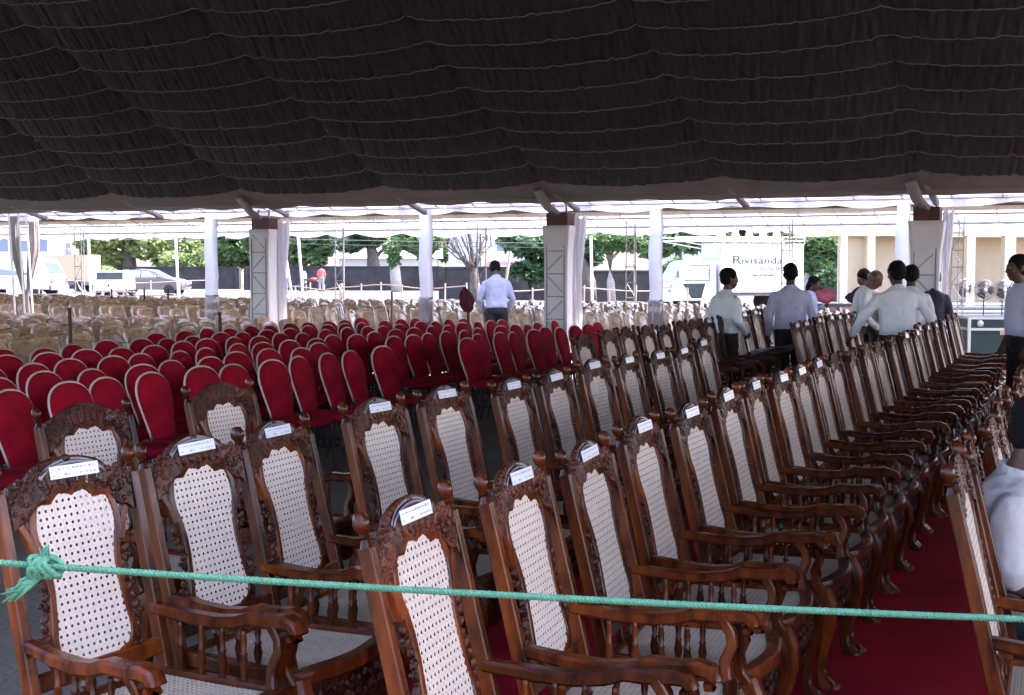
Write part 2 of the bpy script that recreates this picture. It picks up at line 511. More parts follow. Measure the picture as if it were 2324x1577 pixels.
def valance(parent, u0, u1, v, z0, h, sd, step=0.06, wav=0.05):
    n = int((u1 - u0) / step)
    m = MB()
    def f(a, b):
        u = u0 + (u1 - u0) * a
        hh = h * (0.75 + 0.45 * abs(math.sin(u * 2.6 + 0.4 * math.sin(u * 1.7 + sd))) + 0.35 * noise.noise(Vector((u * 0.8, sd, 0))))
        return Vector((u, v + wav * b * math.sin(u * 11 + sd) * (0.6 + 0.4 * math.sin(u * 2.3)) + 0.02 * b * noise.noise(Vector((u * 5, sd, 1))), z0 - hh * b))
    m.grid(n, 4, f)
    return m.obj('valance', 'valance', parent, True)
for b in range(NB):
    valance(tent, LO_U + b * BAY, LO_U + (b + 1) * BAY, V2, Z2 - 0.01, 0.105, 2.0 + b * 1.3)

# ------------------------------------------------------------------ columns of the main marquee
def column(u, label, flare):
    c = thing('tent_column', label, 'column', W(u, VE + 0.05), -TH, 'wrapped columns along the far marquee eave')
    w, d, zt = 0.36, 0.44, 2.33
    m = MB()                                   # gathered cloth wrap: flares at the top, softly irregular
    prof = []
    for (z, k) in ((0.02, 1.0), (0.35, 1.0), (0.9, 1.0), (1.4, 0.99), (1.9, 1.03), (2.2, 1.12), (zt, 1.16)):
        prof.append((z, k))
    loops = []
    per = []
    nseg = 9
    for s in range(4):
        ax = [(-1, -1), (1, -1), (1, 1), (-1, 1)]
        a, bq = ax[s], ax[(s + 1) % 4]
        for i in range(nseg):
            t = i / nseg
            per.append((a[0] + (bq[0] - a[0]) * t, a[1] + (bq[1] - a[1]) * t))
    vs, fs = [], []
    NZ = 26
    for j in range(NZ):
        z = 0.02 + (zt - 0.02) * j / (NZ - 1)
        k = np.interp(z, [p[0] for p in prof], [p[1] for p in prof])
        for i, (a, b) in enumerate(per):
            wob = 1 + 0.035 * noise.noise(Vector((a * 2.2 + u, b * 2.2, z * 1.1)))
            kk = 1 + (k - 1) * flare
            x = a * w / 2 * kk * wob
            if a > 0: x = a * w / 2 * (1 + (k - 1) * flare * 1.6) * wob
            vs.append((x, b * d / 2 * kk * wob, z))
    n = len(per)
    for j in range(NZ - 1):
        for i in range(n):
            fs.append((j * n + i, j * n + (i + 1) % n, (j + 1) * n + (i + 1) % n, (j + 1) * n + i))
    fs.append(tuple((NZ - 1) * n + i for i in range(n)))
    m.add(vs, fs)
    m.obj('cloth_wrap', 'white_cloth', c, True)
    fr = MB()                                  # lattice pressing through the cloth on the near face
    yy = -d / 2 - 0.004
    for k in range(6):
        z0 = 0.25 + k * 0.34
        fr.tube([(-0.13, yy, z0), (0.13, yy, z0)], 0.008, 5)
        if k % 2: fr.tube([(-0.12, yy, z0 + 0.30), (0.11, yy, z0 + 0.07)], 0.007, 5)
        else: fr.tube([(-0.12, yy, z0 + 0.06), (0.11, yy, z0 + 0.28)], 0.007, 5)
    for x in (-0.14, 0.14): fr.tube([(x, yy, 0.1), (x, yy, 2.18)], 0.009, 5)
    fr.obj('lattice_ridges', 'grey_cloth', c, True)
    tp = MB()
    tp.box((0.0, 0, zt + 0.09), (0.34, 0.34, 0.20))
    tp.obj('steel_head', 'red_steel', c)
    for sx in (-1, 1):
        MB().tube([(sx * 0.16, -0.15, zt - 0.02), (sx * 0.10, -0.05, 2.66)], 0.018, 6).obj('brace', 'steel', c)
    MB().sweep([(0.0, -0.12, zt + 0.16), (-0.10, -0.28, 2.60), (-0.17, -0.50, 2.84)], CHAM(0.075, 0.04, 0.015), (0, 0, 1), [.9, 1.0, 1.05]).obj('rafter_end', 'grey_cloth', c, True)
    dr = MB()                                  # loose white curtain gathered on the outer right side
    def dc(a, b):
        z = 0.03 + 2.44 * b
        fl = np.interp(z, [0, .8, 1.6, 2.1, 2.47], [.11, .10, .10, .13, .15]) * (1.05 - .2 * flare)
        x = w / 2 + .015 + fl * a
        return Vector((x + .01 * math.sin(z * 5 + a * 3), .06 + .10 * a + .028 * math.sin(a * 17 + 1.2 * z), z + (.03 * math.sin(a * 9) if b > .98 else 0)))
    dr.grid(24, 26, dc)
    dr.obj('white_curtain', 'curtain', c, True)
    MB().box((0, 0, 0.012), (0.55, 0.55, 0.024)).obj('base_plate', 'steel', c)
    return c
column(COLS[1], 'wrapped grey-white column on the left, behind the red chairs', 0.3)
column(COLS[2], 'wrapped grey-white column in the middle, right of the bending man', 0.7)
column(COLS[3], 'wrapped column on the right, before the pale yellow building', 1.25)
column(COLS[4], 'wrapped column past the right edge of the view', 1.0)

# ------------------------------------------------------------------ far canopy behind the marquee
V3, V4, VM = 20.2, 32.0, 26.0
far = thing('far_canopy', 'second white canopy with grey lining beyond the marquee columns', 'canopy', (0, 0, 0), -TH)
FU0, FU1 = -40.0, 12.0
ZF4, ZFM = 2.98, 4.85
rf = MB()
rf.grid(40, 25, lambda a, b: Vector((FU0 + (FU1 - FU0) * a, V3 + (V4 - V3) * b,
        (2.95 + (ZFM - 2.95) * min(1, b * (V4 - V3) / (VM - V3))) if b * (V4 - V3) < VM - V3 else ZFM + (ZF4 - ZFM) * (V3 + b * (V4 - V3) - VM) / (V4 - VM))))
rf.obj('roof_skin', 'pvc_opaque', far)
uB0, uB1 = u_at(60, 31.0), u_at(455, 31.0)
def far_lin(u0, u1, m_):
    lq = MB()
    def f(a, b):
        v = V3 + 0.2 + (31.1 - V3 - 0.2) * b
        z = (2.95 + (ZFM - 2.95) * (v - V3) / (VM - V3)) if v < VM else ZFM + (ZF4 - ZFM) * (v - VM) / (V4 - VM)
        return Vector((u0 + (u1 - u0) * a, v, z - 0.12 - 0.10 * abs(math.sin(a * (u1 - u0) / 2.2 * PI)) * (0.4 + 0.6 * abs(math.sin(b * 14)))))
    lq.grid(int((u1 - u0) * 4), 40, f)
    lq.obj('canopy_lining', m_, far, True)
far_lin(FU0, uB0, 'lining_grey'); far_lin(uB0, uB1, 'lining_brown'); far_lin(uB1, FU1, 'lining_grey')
es = MB()
es.grid(90, 5, lambda a, b: Vector((FU0 + (FU1 - FU0) * a, V4 + 0.75 * b, ZF4 - 0.02 - 0.21 * b)))
es.obj('eave_strip', 'pvc', far, True)
for k in range(int((FU1 - FU0) / 0.9)):
    u = FU0 + k * 0.9
    MB().tube([(u, V4 - 0.8, ZF4 + 0.16), (u, V4 + 0.74, ZF4 - 0.24)], 0.014, 5).obj('batten', 'steel', far)
for v, z in ((V4 - 0.75, ZF4 + 0.1), (V4 + 0.1, ZF4 - 0.06), (V4 + 0.72, ZF4 - 0.26)):
    MB().tube([(FU0, v, z), (FU1, v, z)], 0.03, 6).obj('purlin', 'steel', far)
for b in range(13):
    valance(far, FU0 + b * 4, FU0 + b * 4 + 4, V4 + 0.76, ZF4 - 0.23, 0.20, 5.0 + b, 0.08, 0.05)
for b in range(13):
    valance(far, FU0 + b * 4, FU0 + b * 4 + 4, V3 - 0.02, 2.93, 0.16, 35.0 + b, 0.08, 0.05)
# white posts on its near side
def white_post(x, label, zt=2.9):
    u = u_at(x, V3 + 0.25)
    c = thing('white_post', label, 'post', W(u, V3 + 0.25), -TH, 'white posts of the far canopy')
    m = MB()
    NZ = 22
    path = [(0.01 * math.sin(k * 0.9 + x), 0.008 * math.cos(k * 0.7), 0.03 + (zt - 0.03) * k / (NZ - 1)) for k in range(NZ)]
    m.sweep(path, CHAM(0.09, 0.09, 0.012), (0, 1, 0), [1 + 0.07 * noise.noise(Vector((k * 0.6, x, 0))) for k in range(NZ)])
    m.obj('cloth_sleeve', 'white_cloth', c, True)
    p = MB()
    p.sweep([(0.0, 0.0, 0.70 + 0.06 * k) for k in range(9)], CHAM(0.097, 0.097, 0.012), (0, 1, 0), [1.05 + 0.06 * noise.noise(Vector((k * 1.3, x, 5))) for k in range(9)])
    p.obj('plastic_wrap', 'clear_strap', c, True)
    MB().box((0, 0, 0.012), (0.34, 0.34, 0.024)).obj('base_plate', 'steel', c)
white_post(481, 'leftmost white post, just left of the left wrapped column')
white_post(967, 'white post left of the bending man in the pale shirt')
white_post(1488, 'white post left of the parked white truck')
white_post(2046, 'white post half hidden behind the right wrapped column')
def lattice_post(x, label, zt=2.88, dark=True):
    v = V4 + 0.5
    u = u_at(x, v)
    c = thing('lattice_mast', label, 'mast', W(u, v), -TH, 'thin lattice masts under the far eave')
    m_ = 'steel'
    q = 0.13
    for sx, sy in ((-1, -1), (1, -1), (0, 1)):
        MB().tube([(sx * q, sy * q, 0.0), (sx * q, sy * q, zt)], 0.016, 6).obj('mast_tube', m_, c)
    n = 7
    for k in range(n):
        z0, z1 = 0.1 + k * (zt - 0.1) / n, 0.1 + (k + 1) * (zt - 0.1) / n
        MB().tube([(-q, -q, z0), (q, -q, z0)], 0.014, 5).obj('rung', m_, c)
        MB().tube([(-q, -q, z0) if k % 2 else (q, -q, z0), (q, -q, z1) if k % 2 else (-q, -q, z1)], 0.010, 5).obj('rung', m_, c)
    MB().box((0, 0, 0.012), (0.4, 0.4, 0.024)).obj('base_plate', m_, c)
for x, l in ((186, 'lattice mast on the left, before the parked minibus'), (776, 'lattice mast right of the person in red, before the garden wall'),
             (1098, 'lattice mast left of the bending man, by the bare tree'), (1435, 'lattice mast between the middle column and the white truck'),
             (1787, 'lattice mast in front of the white truck lettering'), (2172, 'lattice mast before the building, right of its dark doorway')):
    lattice_post(x, l)
# bundled curtain on scaffold poles at far left
c = thing('tied_curtain', 'grey-pink curtain bunched round two thin poles at far left', 'curtain', GX(52, 25.0), 0)
for dx in (-0.13, 0.05, 0.2):
    MB().tube([(dx, 0.03 * dx, 0), (dx * 1.0 - 0.12, 0, 2.75)], 0.02, 6).obj('pole', 'pole_white', c)
for sx, am in ((-1, 0.24), (1, 0.26)):
    m = MB()
    def cf(a, b, sx=sx, am=am):
        z = 0.05 + 2.6 * b
        wd = np.interp(z, [0, 0.5, 1.0, 1.25, 1.9, 2.65], [0.06, 0.05, 0.03, 0.03, am * .38, am * 0.32])
        an = a * 2 * PI
        rr = wd * (1 + 0.12 * math.sin(an * 7 + z * 2) + 0.08 * math.sin(an * 13))
        return Vector((sx * 0.02 + rr * math.cos(an) + sx * (0.16 if z > 1.2 else 0.04) * min(1, abs(z - 1.1)), 0.12 + 0.6 * rr * math.sin(an), z))
    m.grid(60, 26, cf)
    m.obj('drape', 'lining_grey', c, True)

# ------------------------------------------------------------------ carved cane armchair
RAKE = R(13.5)
def BP(p, q, off=0.0):
    return Vector((-0.215 - q * math.sin(RAKE) + off * math.cos(RAKE), p, 0.44 + q * math.cos(RAKE) + off * math.sin(RAKE)))
def clip_line(poly, n, d0):
    """intervals along direction t (perp to n) where the line n.x = d0 lies inside poly"""
    t = (-n[1], n[0]); hits = []
    k = len(poly)
    for i in range(k):
        a, b = poly[i], poly[(i + 1) % k]
        da, db = n[0] * a[0] + n[1] * a[1] - d0, n[0] * b[0] + n[1] * b[1] - d0
        if (da > 0) != (db > 0):
            s = da / (da - db)
            x, y = a[0] + (b[0] - a[0]) * s, a[1] + (b[1] - a[1]) * s
            hits.append(t[0] * x + t[1] * y)
    hits.sort()
    return [(hits[i], hits[i + 1]) for i in range(0, len(hits) - 1, 2)], t
def cane(poly, fn, pitch):
    m = MB()
    lo = min(min(p) for p in poly) - 1; hi = max(max(p) for p in poly) + 1
    s2 = math.sqrt(0.5)
    fams = [((0, 1), pitch, [-.18 * pitch, .18 * pitch], .27 * pitch, 0.0), ((1, 0), pitch, [-.18 * pitch, .18 * pitch], .27 * pitch, 0.0012),
            ((s2, s2), pitch * s2, [pitch * s2 / 2], .20 * pitch, 0.0022), ((s2, -s2), pitch * s2, [pitch * s2 / 2], .20 * pitch, 0.003)]
    for n, sp, offs, w, lay in fams:
        proj = [n[0] * p[0] + n[1] * p[1] for p in poly]
        for k in range(int(math.floor(min(proj) / sp)) - 1, int(math.ceil(max(proj) / sp)) + 2):
            for o in offs:
                d0 = k * sp + o
                iv, t = clip_line(poly, n, d0)
                for a, b in iv:
                    q = []
                    for tt, ss in ((a, -1), (b, -1), (b, 1), (a, 1)):
                        q.append(fn(t[0] * tt + n[0] * (d0 + ss * w / 2), t[1] * tt + n[1] * (d0 + ss * w / 2), lay))
                    m.add(q, [(0, 1, 2, 3)])
    return m
HALF = [(0.0, 0.105), (0.07, 0.108), (0.115, 0.125), (0.134, 0.155), (0.136, 0.19), (0.128, 0.24), (0.120, 0.30), (0.121, 0.35), (0.130, 0.40), (0.143, 0.44),
        (0.145, 0.475), (0.138, 0.51), (0.128, 0.535), (0.105, 0.543), (0.080, 0.540), (0.062, 0.556), (0.040, 0.570), (0.022, 0.566), (0.0, 0.556)]
HALF = [(p * 1.05, 0.105 + (q - 0.105) * 1.115) for p, q in HALF]
PANEL = HALF + [(-p, q) for p, q in reversed(HALF[1:-1])]
def CP(p, q, off=0.0): return BP(p, 0.732 - (0.732 - q) * 0.74, off)
def spind(x, y, z0, z1, dx=0.0):
    L = z1 - z0
    return MB().lathe([(0.008, 0), (0.012, .06 * L), (0.008, .12 * L), (0.010, .2 * L), (0.015, .36 * L), (0.010, .52 * L), (0.013, .56 * L), (0.008, .6 * L), (0.011, .8 * L), (0.008, .92 * L), (0.009, L)],
                      (x, y, z0), (dx, 0, L), 8)
def make_armchair():
    t = thing('cane_armchair', 'x', 'armchair')
    fr = (1, 0, 0)
    for s in (-1, 1):                                           # back posts with turned finials
        m = MB()
        m.sweep([BP(s * 0.258, q) for q in (-0.03, 0.2, 0.45, 0.64)], CHAM(0.018, 0.022, 0.004), fr, [1.05, 1.02, 0.95, 0.88])
        b = BP(s * 0.258, 0.64)
        ax = BP(0, 1) - BP(0, 0)
        m.lathe([(0.019, 0), (0.014, .010), (0.011, .020), (0.017, .027), (0.010, .034), (0.012, .038), (0.019, .048), (0.0225, .060), (0.020, .074), (0.012, .086), (0.003, .090)], b, ax, 10)
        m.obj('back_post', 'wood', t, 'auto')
    m = MB()                                                    # moulded frame of the cane panel
    m.sweep([BP(p, q, 0.0) for p, q in [(x * 1.06, (y + .008) if y > .3 else y - .010) for x, y in PANEL]], CHAM(0.013, 0.012, 0.004), fr, closed=True)
    for s in (-1, 1):
        m.sweep([BP(s * .165, 0.44), BP(s * .183, 0.50), BP(s * .205, 0.54)], CHAM(0.013, 0.012, 0.004), fr)
    for s in ():
        m.sweep([BP(s * p, q) for p, q in ((0.150, 0.13), (0.152, 0.22), (0.148, 0.30), (0.152, 0.38), (0.165, 0.44), (0.178, 0.48))], CHAM(0.014, 0.013, 0.004), fr)
    m.sweep([BP(p, 0.085) for p in (-0.24, -0.1, 0, 0.1, 0.24)], CHAM(0.016, 0.026, 0.005), (0, 0, 1))
    for p in (-0.045, 0.045):
        m.sweep([BP(p, 0.0), BP(p * 1.5, 0.04), BP(p, 0.085)], CHAM(0.010, 0.012, 0.003), fr)
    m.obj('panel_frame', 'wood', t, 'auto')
    for s in (-1, 1):                                           # carved leaf strings beside the panel
        m = MB()
        for k in range(9):
            q = 0.17 + k * 0.030
            p = 0.168 + 0.012 * math.sin(k * 0.9)
            m.ell(BP(s * p, q, 0.004), (0.011, 0.013, 0.018), (s * (0.7 if k % 2 else -0.5), 0.2, 0), 6, 4)
            if k % 3 == 1: m.ell(BP(s * (p + 0.018), q + 0.01, 0.003), (0.008, 0.011, 0.009), None, 6, 4)
        m.ell(BP(s * 0.166, 0.14, 0), (0.010, 0.014, 0.030), (s * 0.2, 0, 0), 6, 4)
        m.obj('carved_leaf_string', 'carved', t, True)
    m = MB()                                                    # crest: two scrolled shoulders, arch and openwork leaves
    for s in (-1, 1):
        ol = [(0.232, 0.455), (0.235, 0.60), (0.226, 0.625), (0.214, 0.632), (0.205, 0.622), (0.192, 0.645), (0.176, 0.648), (0.165, 0.632), (0.150, 0.640), (0.135, 0.628), (0.120, 0.595), (0.100, 0.568), (0.085, 0.556),
              (0.110, 0.556), (0.138, 0.548), (0.156, 0.515), (0.175, 0.488), (0.205, 0.480), (0.222, 0.455)]
        m.plate([(s * p, q) for p, q in ol], lambda p, q, o: CP(p, q, o - 0.012 + 0.006 * math.sin(p * 40)), 0.028)
        for k in range(10):                                    # rosette scroll
            a = k * 0.75; r = 0.046 - 0.0038 * k
            m.ell(CP(s * (0.182 + r * math.cos(a)), 0.570 + r * math.sin(a), 0.017), (0.006, 0.011, 0.011), (a * s, 0, 0), 6, 4)
        for (p, q, r) in ((0.217, 0.628, .013), (0.185, 0.646, .015), (0.153, 0.640, .013), (0.222, 0.520, .011), (0.198, 0.505, .012), (0.170, 0.520, .010), (0.128, 0.575, .010), (0.228, 0.578, .011)):
            m.ell(CP(s * p, q, 0.014), (0.009, r, r * 0.85), None, 7, 5)
    arch = [(-0.150, 0.628)] + [(0.150 * math.sin(a), 0.628 + 0.078 * math.cos(a)) for a in [R(-75 + 15 * k) for k in range(11)]] + [(0.150, 0.628)]
    m.sweep([CP(p, q) for p, q in arch], CHAM(0.012, 0.011, 0.004), fr)
    m.sweep([CP(p * 0.86, 0.628 + (q - 0.628) * 0.72, 0.004) for p, q in arch], CHAM(0.006, 0.008, 0.002), fr)
    m.sweep([CP(p, q) for p, q in ((-0.13, 0.588), (-0.08, 0.570), (-0.045, 0.590), (0, 0.578), (0.045, 0.590), (0.08, 0.570), (0.13, 0.588))], CHAM(0.012, 0.012, 0.004), fr)
    for (p0, q0, p1, q1, r) in ((-0.085, 0.580, -0.105, 0.668, .013), (-0.050, 0.592, -0.062, 0.685, .012), (-0.016, 0.585, -0.022, 0.700, .012), (0.016, 0.585, 0.022, 0.700, .012), (0.050, 0.592, 0.062, 0.685, .012), (0.085, 0.580, 0.105, 0.668, .013)):
        for k in range(5):
            f = (k + .5) / 5
            m.ell(CP(p0 + (p1 - p0) * f, q0 + (q1 - q0) * f, 0.004), (0.012, r * (0.75 + 0.5 * math.sin(PI * f)), 0.014), (0.3 if p0 > 0 else -0.3, 0, 0), 6, 4)
    m.ell(CP(0, 0.712, 0.006), (0.012, 0.022, 0.012), None, 8, 5)
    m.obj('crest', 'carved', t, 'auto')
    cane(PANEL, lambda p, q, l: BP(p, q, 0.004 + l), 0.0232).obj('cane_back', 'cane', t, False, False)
    # seat
    sf, sr, xf, xr, zs = 0.272, 0.232, 0.285, -0.215, 0.435
    front = [(xf + 0.012 * math.cos(a * 2 * PI) - 0.018 * a * a * 4, sf * 2 * a) for a in [k / 10 - .5 for k in range(11)]]
    seat_out = [(xr, -sr)] + [(x, y) for x, y in front] + [(xr, sr)]
    m = MB()
    m.sweep([(x, y, zs) for x, y in seat_out], CHAM(0.026, 0.026, 0.008), (0, 0, 1), closed=True)
    m.obj('seat_frame', 'wood', t, 'auto')
    cx = sum(p[0] for p in seat_out) / len(seat_out)
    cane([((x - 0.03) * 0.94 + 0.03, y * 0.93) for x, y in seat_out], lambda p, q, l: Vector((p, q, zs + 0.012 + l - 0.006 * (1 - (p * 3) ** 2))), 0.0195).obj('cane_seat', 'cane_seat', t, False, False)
    # front apron, pierced and scalloped
    m = MB()
    up = [(y, zs - 0.02) for x, y in front]
    dn = [(0.27 - 0.54 * k / 24, zs - 0.150 - 0.030 * abs(math.sin(k / 24 * PI * 3)) - 0.020 * math.sin(k / 24 * PI)) for k in range(25)]
    m.plate(up + dn, lambda p, q, o: Vector((xf - 0.006 + o - 0.05 * (p / 0.27) ** 2 * 0.4, p, q)), 0.022)
    for k in range(13):
        y = -0.21 + 0.035 * k
        m.ell((xf + 0.016 - 0.02 * (y / .27) ** 2, y, zs - 0.055 - 0.012 * (k % 2)), (0.009, 0.012, 0.017), (0.5 if k % 2 else -0.5, 0, 0), 6, 4)
        m.ell((xf + 0.016 - 0.02 * (y / .27) ** 2, y, zs - 0.105 - 0.014 * ((k + 1) % 2)), (0.010, 0.014, 0.020), (-0.5 if k % 2 else 0.5, 0, 0), 6, 4)
    m.obj('carved_apron', 'carved', t, 'auto')
    for s in (-1, 1):
        m = MB()
        m.plate([(-0.20, zs - .02), (0.26, zs - .02), (0.24, zs - .07), (0.1, zs - .055), (-0.1, zs - .055), (-0.19, zs - .075)],
                lambda p, q, o, s=s: Vector((p, s * (0.232 + (p + .2) / .46 * .036 + o - .008), q)), 0.018)
        m.obj('side_rail', 'wood', t)
    for s in (-1, 1):                                           # arms
        path = [(-0.262, 0.252, .640), (-0.20, .256, .634), (-0.10, .268, .624), (0.0, .278, .622), (0.08, .284, .632), (0.135, .287, .650), (0.185, .288, .648), (0.235, .290, .650), (0.275, .291, .655), (0.305, .291, .648), (0.318, .291, .628), (0.308, .291, .610), (0.290, .291, .606)]
        sc = [(.80, .85), (.85, .9), (1, 1), (1.1, 1), (1.12, 1), (1.05, 1.05), (1, 1.05), (1.1, 1.1), (1.15, 1.1), (1.15, 1), (1.1, .9), (1, .8), (.9, .6)]
        MB().sweep([(x, s * y, z) for x, y, z in path], CHAM(0.027, 0.020, 0.009), (0, 0, 1) , sc).obj('arm', 'wood', t, 'auto')
        sp = [(0.225, .288, .640), (0.250, .287, .600), (0.255, .283, .560), (0.235, .276, .510), (0.240, .270, .460), (0.262, .266, .425)]
        MB().sweep([(x, s * y, z) for x, y, z in sp], CHAM(0.017, 0.030, 0.006), (0, 1, 0), [1.0, .9, .95, 1.0, 1.05, 1.25]).obj('arm_support', 'wood', t, 'auto')
        for k in range(4):
            x = -0.135 + k * 0.083
            spind(x, s * (.243 + k * .008), 0.445, 0.612, 0.0).obj('spindle', 'wood', t, True)
        leg = [(0.262, .256, .43), (0.285, .266, .37), (0.292, .270, .30), (0.276, .264, .21), (0.262, .258, .12), (0.268, .260, .06), (0.292, .266, .025), (0.300, .268, .004)]
        lm = MB().sweep([(x, s * y, z) for x, y, z in leg], CHAM(0.027, 0.027, 0.011), (0, 1, 0), [1.2, 1.35, 1.2, .85, .68, .8, 1.15, 1.15])
        lm.ell((0.300, s * .264, .33), (0.016, 0.026, 0.035), None, 7, 5)
        for a in (-1, 0, 1): lm.ell((0.315, s * .264 + a * .018, .022), (0.024, 0.010, 0.020), None, 6, 4)
        lm.obj('front_leg', 'wood', t, 'auto')
        MB().sweep([BP(s * .245, -0.02), (-0.225, s * .243, .22), (-0.262, s * .243, .004)], CHAM(0.020, 0.022, 0.005), (1, 0, 0), [1.05, 1.0, .9]).obj('rear_leg', 'wood', t, 'auto')
    return t
ARM = make_armchair()
TOPX = 0.377                                                    # how far the back leans behind the seat centre

# paper seat label with its clear strap
def make_label():
    t = thing('seat_label', 'x', 'paper label')
    def lf(p, q, o): return BP(p, q, 0.024 + o)
    MB().plate([(-0.094, 0.660), (0.094, 0.660), (0.094, 0.698), (-0.094, 0.698)], lf, 0.002).obj('paper_strip', 'paper', t)
    m = MB()
    rnd = random.Random(3)
    for row, q in enumerate((0.688, 0.670)):
        p = -0.085
        while p < 0.078:
            w = rnd.uniform(0.003, 0.011)
            hh = rnd.uniform(0.0014, 0.0034)
            m.plate([(p, q - hh), (p + w, q - hh * rnd.uniform(.5, 1)), (p + w, q + hh * rnd.uniform(.4, 1)), (p, q + hh)], lambda a, b, o: BP(a, b, 0.0268 + o), 0.0004)
            p += w + rnd.uniform(0.003, 0.010)
            if row == 1 and rnd.random() < .14: p += 0.03
    m.obj('handwriting', 'ink', t)
    s = MB()
    for k, (hh, oo) in enumerate(((0.0, 0.018), (0.010, 0.012))):
        s.sweep([BP(0.135 * math.sin(R(-70 + 14 * i)), 0.640 + (0.066 + hh) * math.cos(R(-70 + 14 * i)), oo) for i in range(11)], [(-0.005, -0.001), (0.005, -0.001), (0.005, 0.001), (-0.005, 0.001)], (1, 0, 0))
    s.obj('clear_strap', 'clear_strap', t, True)
    return t
LAB = make_label()

rowA_x = [925, 1165, 1330, 1457, 1567, 1634, 1713, 1764, 1804, 1846, 1883, 1923, 1948, 1985, 2021, 2046, 2072, 2088, 2102, 2122, 2137, 2151, 2166]
rowB_x = [100, 415, 612, 847, 1005, 1152, 1252, 1338, 1422, 1488, 1550, 1600] + [1806, 1830, 1855, 1880, 1898, 1917, 1936, 1955, 1983, 2005, 2022]
rowC_x = [165, 495] + [1326, 1364, 1399, 1434, 1474, 1506, 1540, 1570, 1602, 1634, 1664, 1690, 1715, 1738]
UA, UB, UC, UD, UZ = -1.65, -2.93, -4.15, -5.35, -0.40
def settle(vs, mn=0.575):
    out = []
    for v in vs:
        if out and v - out[-1] < mn: v = out[-1] + mn
        out.append(v)
    return out
def tag_off(u): return u                                        # tags sit on the leaning top of the back
chairs = [('first row left of the carpet', UA, settle([V_OF(x, UA) for x in rowA_x])),
          ('second row left of the carpet', UB, settle([V_OF(x, UB) for x in rowB_x])),
          ('third row left of the carpet', UC, settle([V_OF(x, UC) for x in rowC_x])),
          ('fourth row left of the carpet', UD, settle([V_OF(x, UD) for x in (1560, 1590, 1618, 1648, 1672, 1700, 1722, 1745)])),
          ('row right of the carpet', UZ, [4.30 + 0.60 * k for k in range(17)])]
first_ch = first_lb = True
GRPC, GRPL = 'carved cane armchairs in rows', 'paper labels tied to the chair crests'
NOTAG = {('A', 10), ('A', 11), ('A', 12), ('A', 14)}
for ri, (desc, u, vs) in enumerate(chairs):
    for k, v in enumerate(vs):
        if v > 18.0 and ri != 4: continue
        rz = -TH + R(random.uniform(-2.2, 2.2)) + R({(1, 0): -5.0, (1, 1): -3.5, (2, 0): -5.0, (2, 1): -4.0}.get((ri, k), 1.6))
        pos = W(u + TOPX + random.uniform(-.02, .02), v)
        n = ordinal(k + 1)
        lab = 'carved cane armchair, %s from the near end, %s' % (n, desc)
        sc = (random.uniform(.98, 1.02), random.uniform(.985, 1.0), random.uniform(.985, 1.015))
        if first_ch:
            ARM.location = pos; ARM.rotation_euler = (0, 0, rz); ARM['label'] = lab; ARM['group'] = GRPC; first_ch = False
        else:
            copy_tree(ARM, pos, rz, lab, None, GRPC, sc)
        tagged = (ri == 0 and k not in (10, 11, 12, 13, 14) and k < 21) or (ri == 1) or (ri == 2 and k > 8)
        if tagged:
            ll = 'white paper label on the %s armchair of the %s' % (n, desc)
            if first_lb:
                LAB.location = pos; LAB.rotation_euler = (0, 0, rz); LAB['label'] = ll; LAB['group'] = GRPL; first_lb = False
            else:
                j_ = W(0, random.uniform(-.018, .018), random.uniform(-.006, .004))
                lb_ = copy_tree(LAB, pos + j_, rz, ll, None, GRPL, sc)
                lb_.rotation_euler = (R(random.uniform(-1.2, 1.2)), 0, rz)

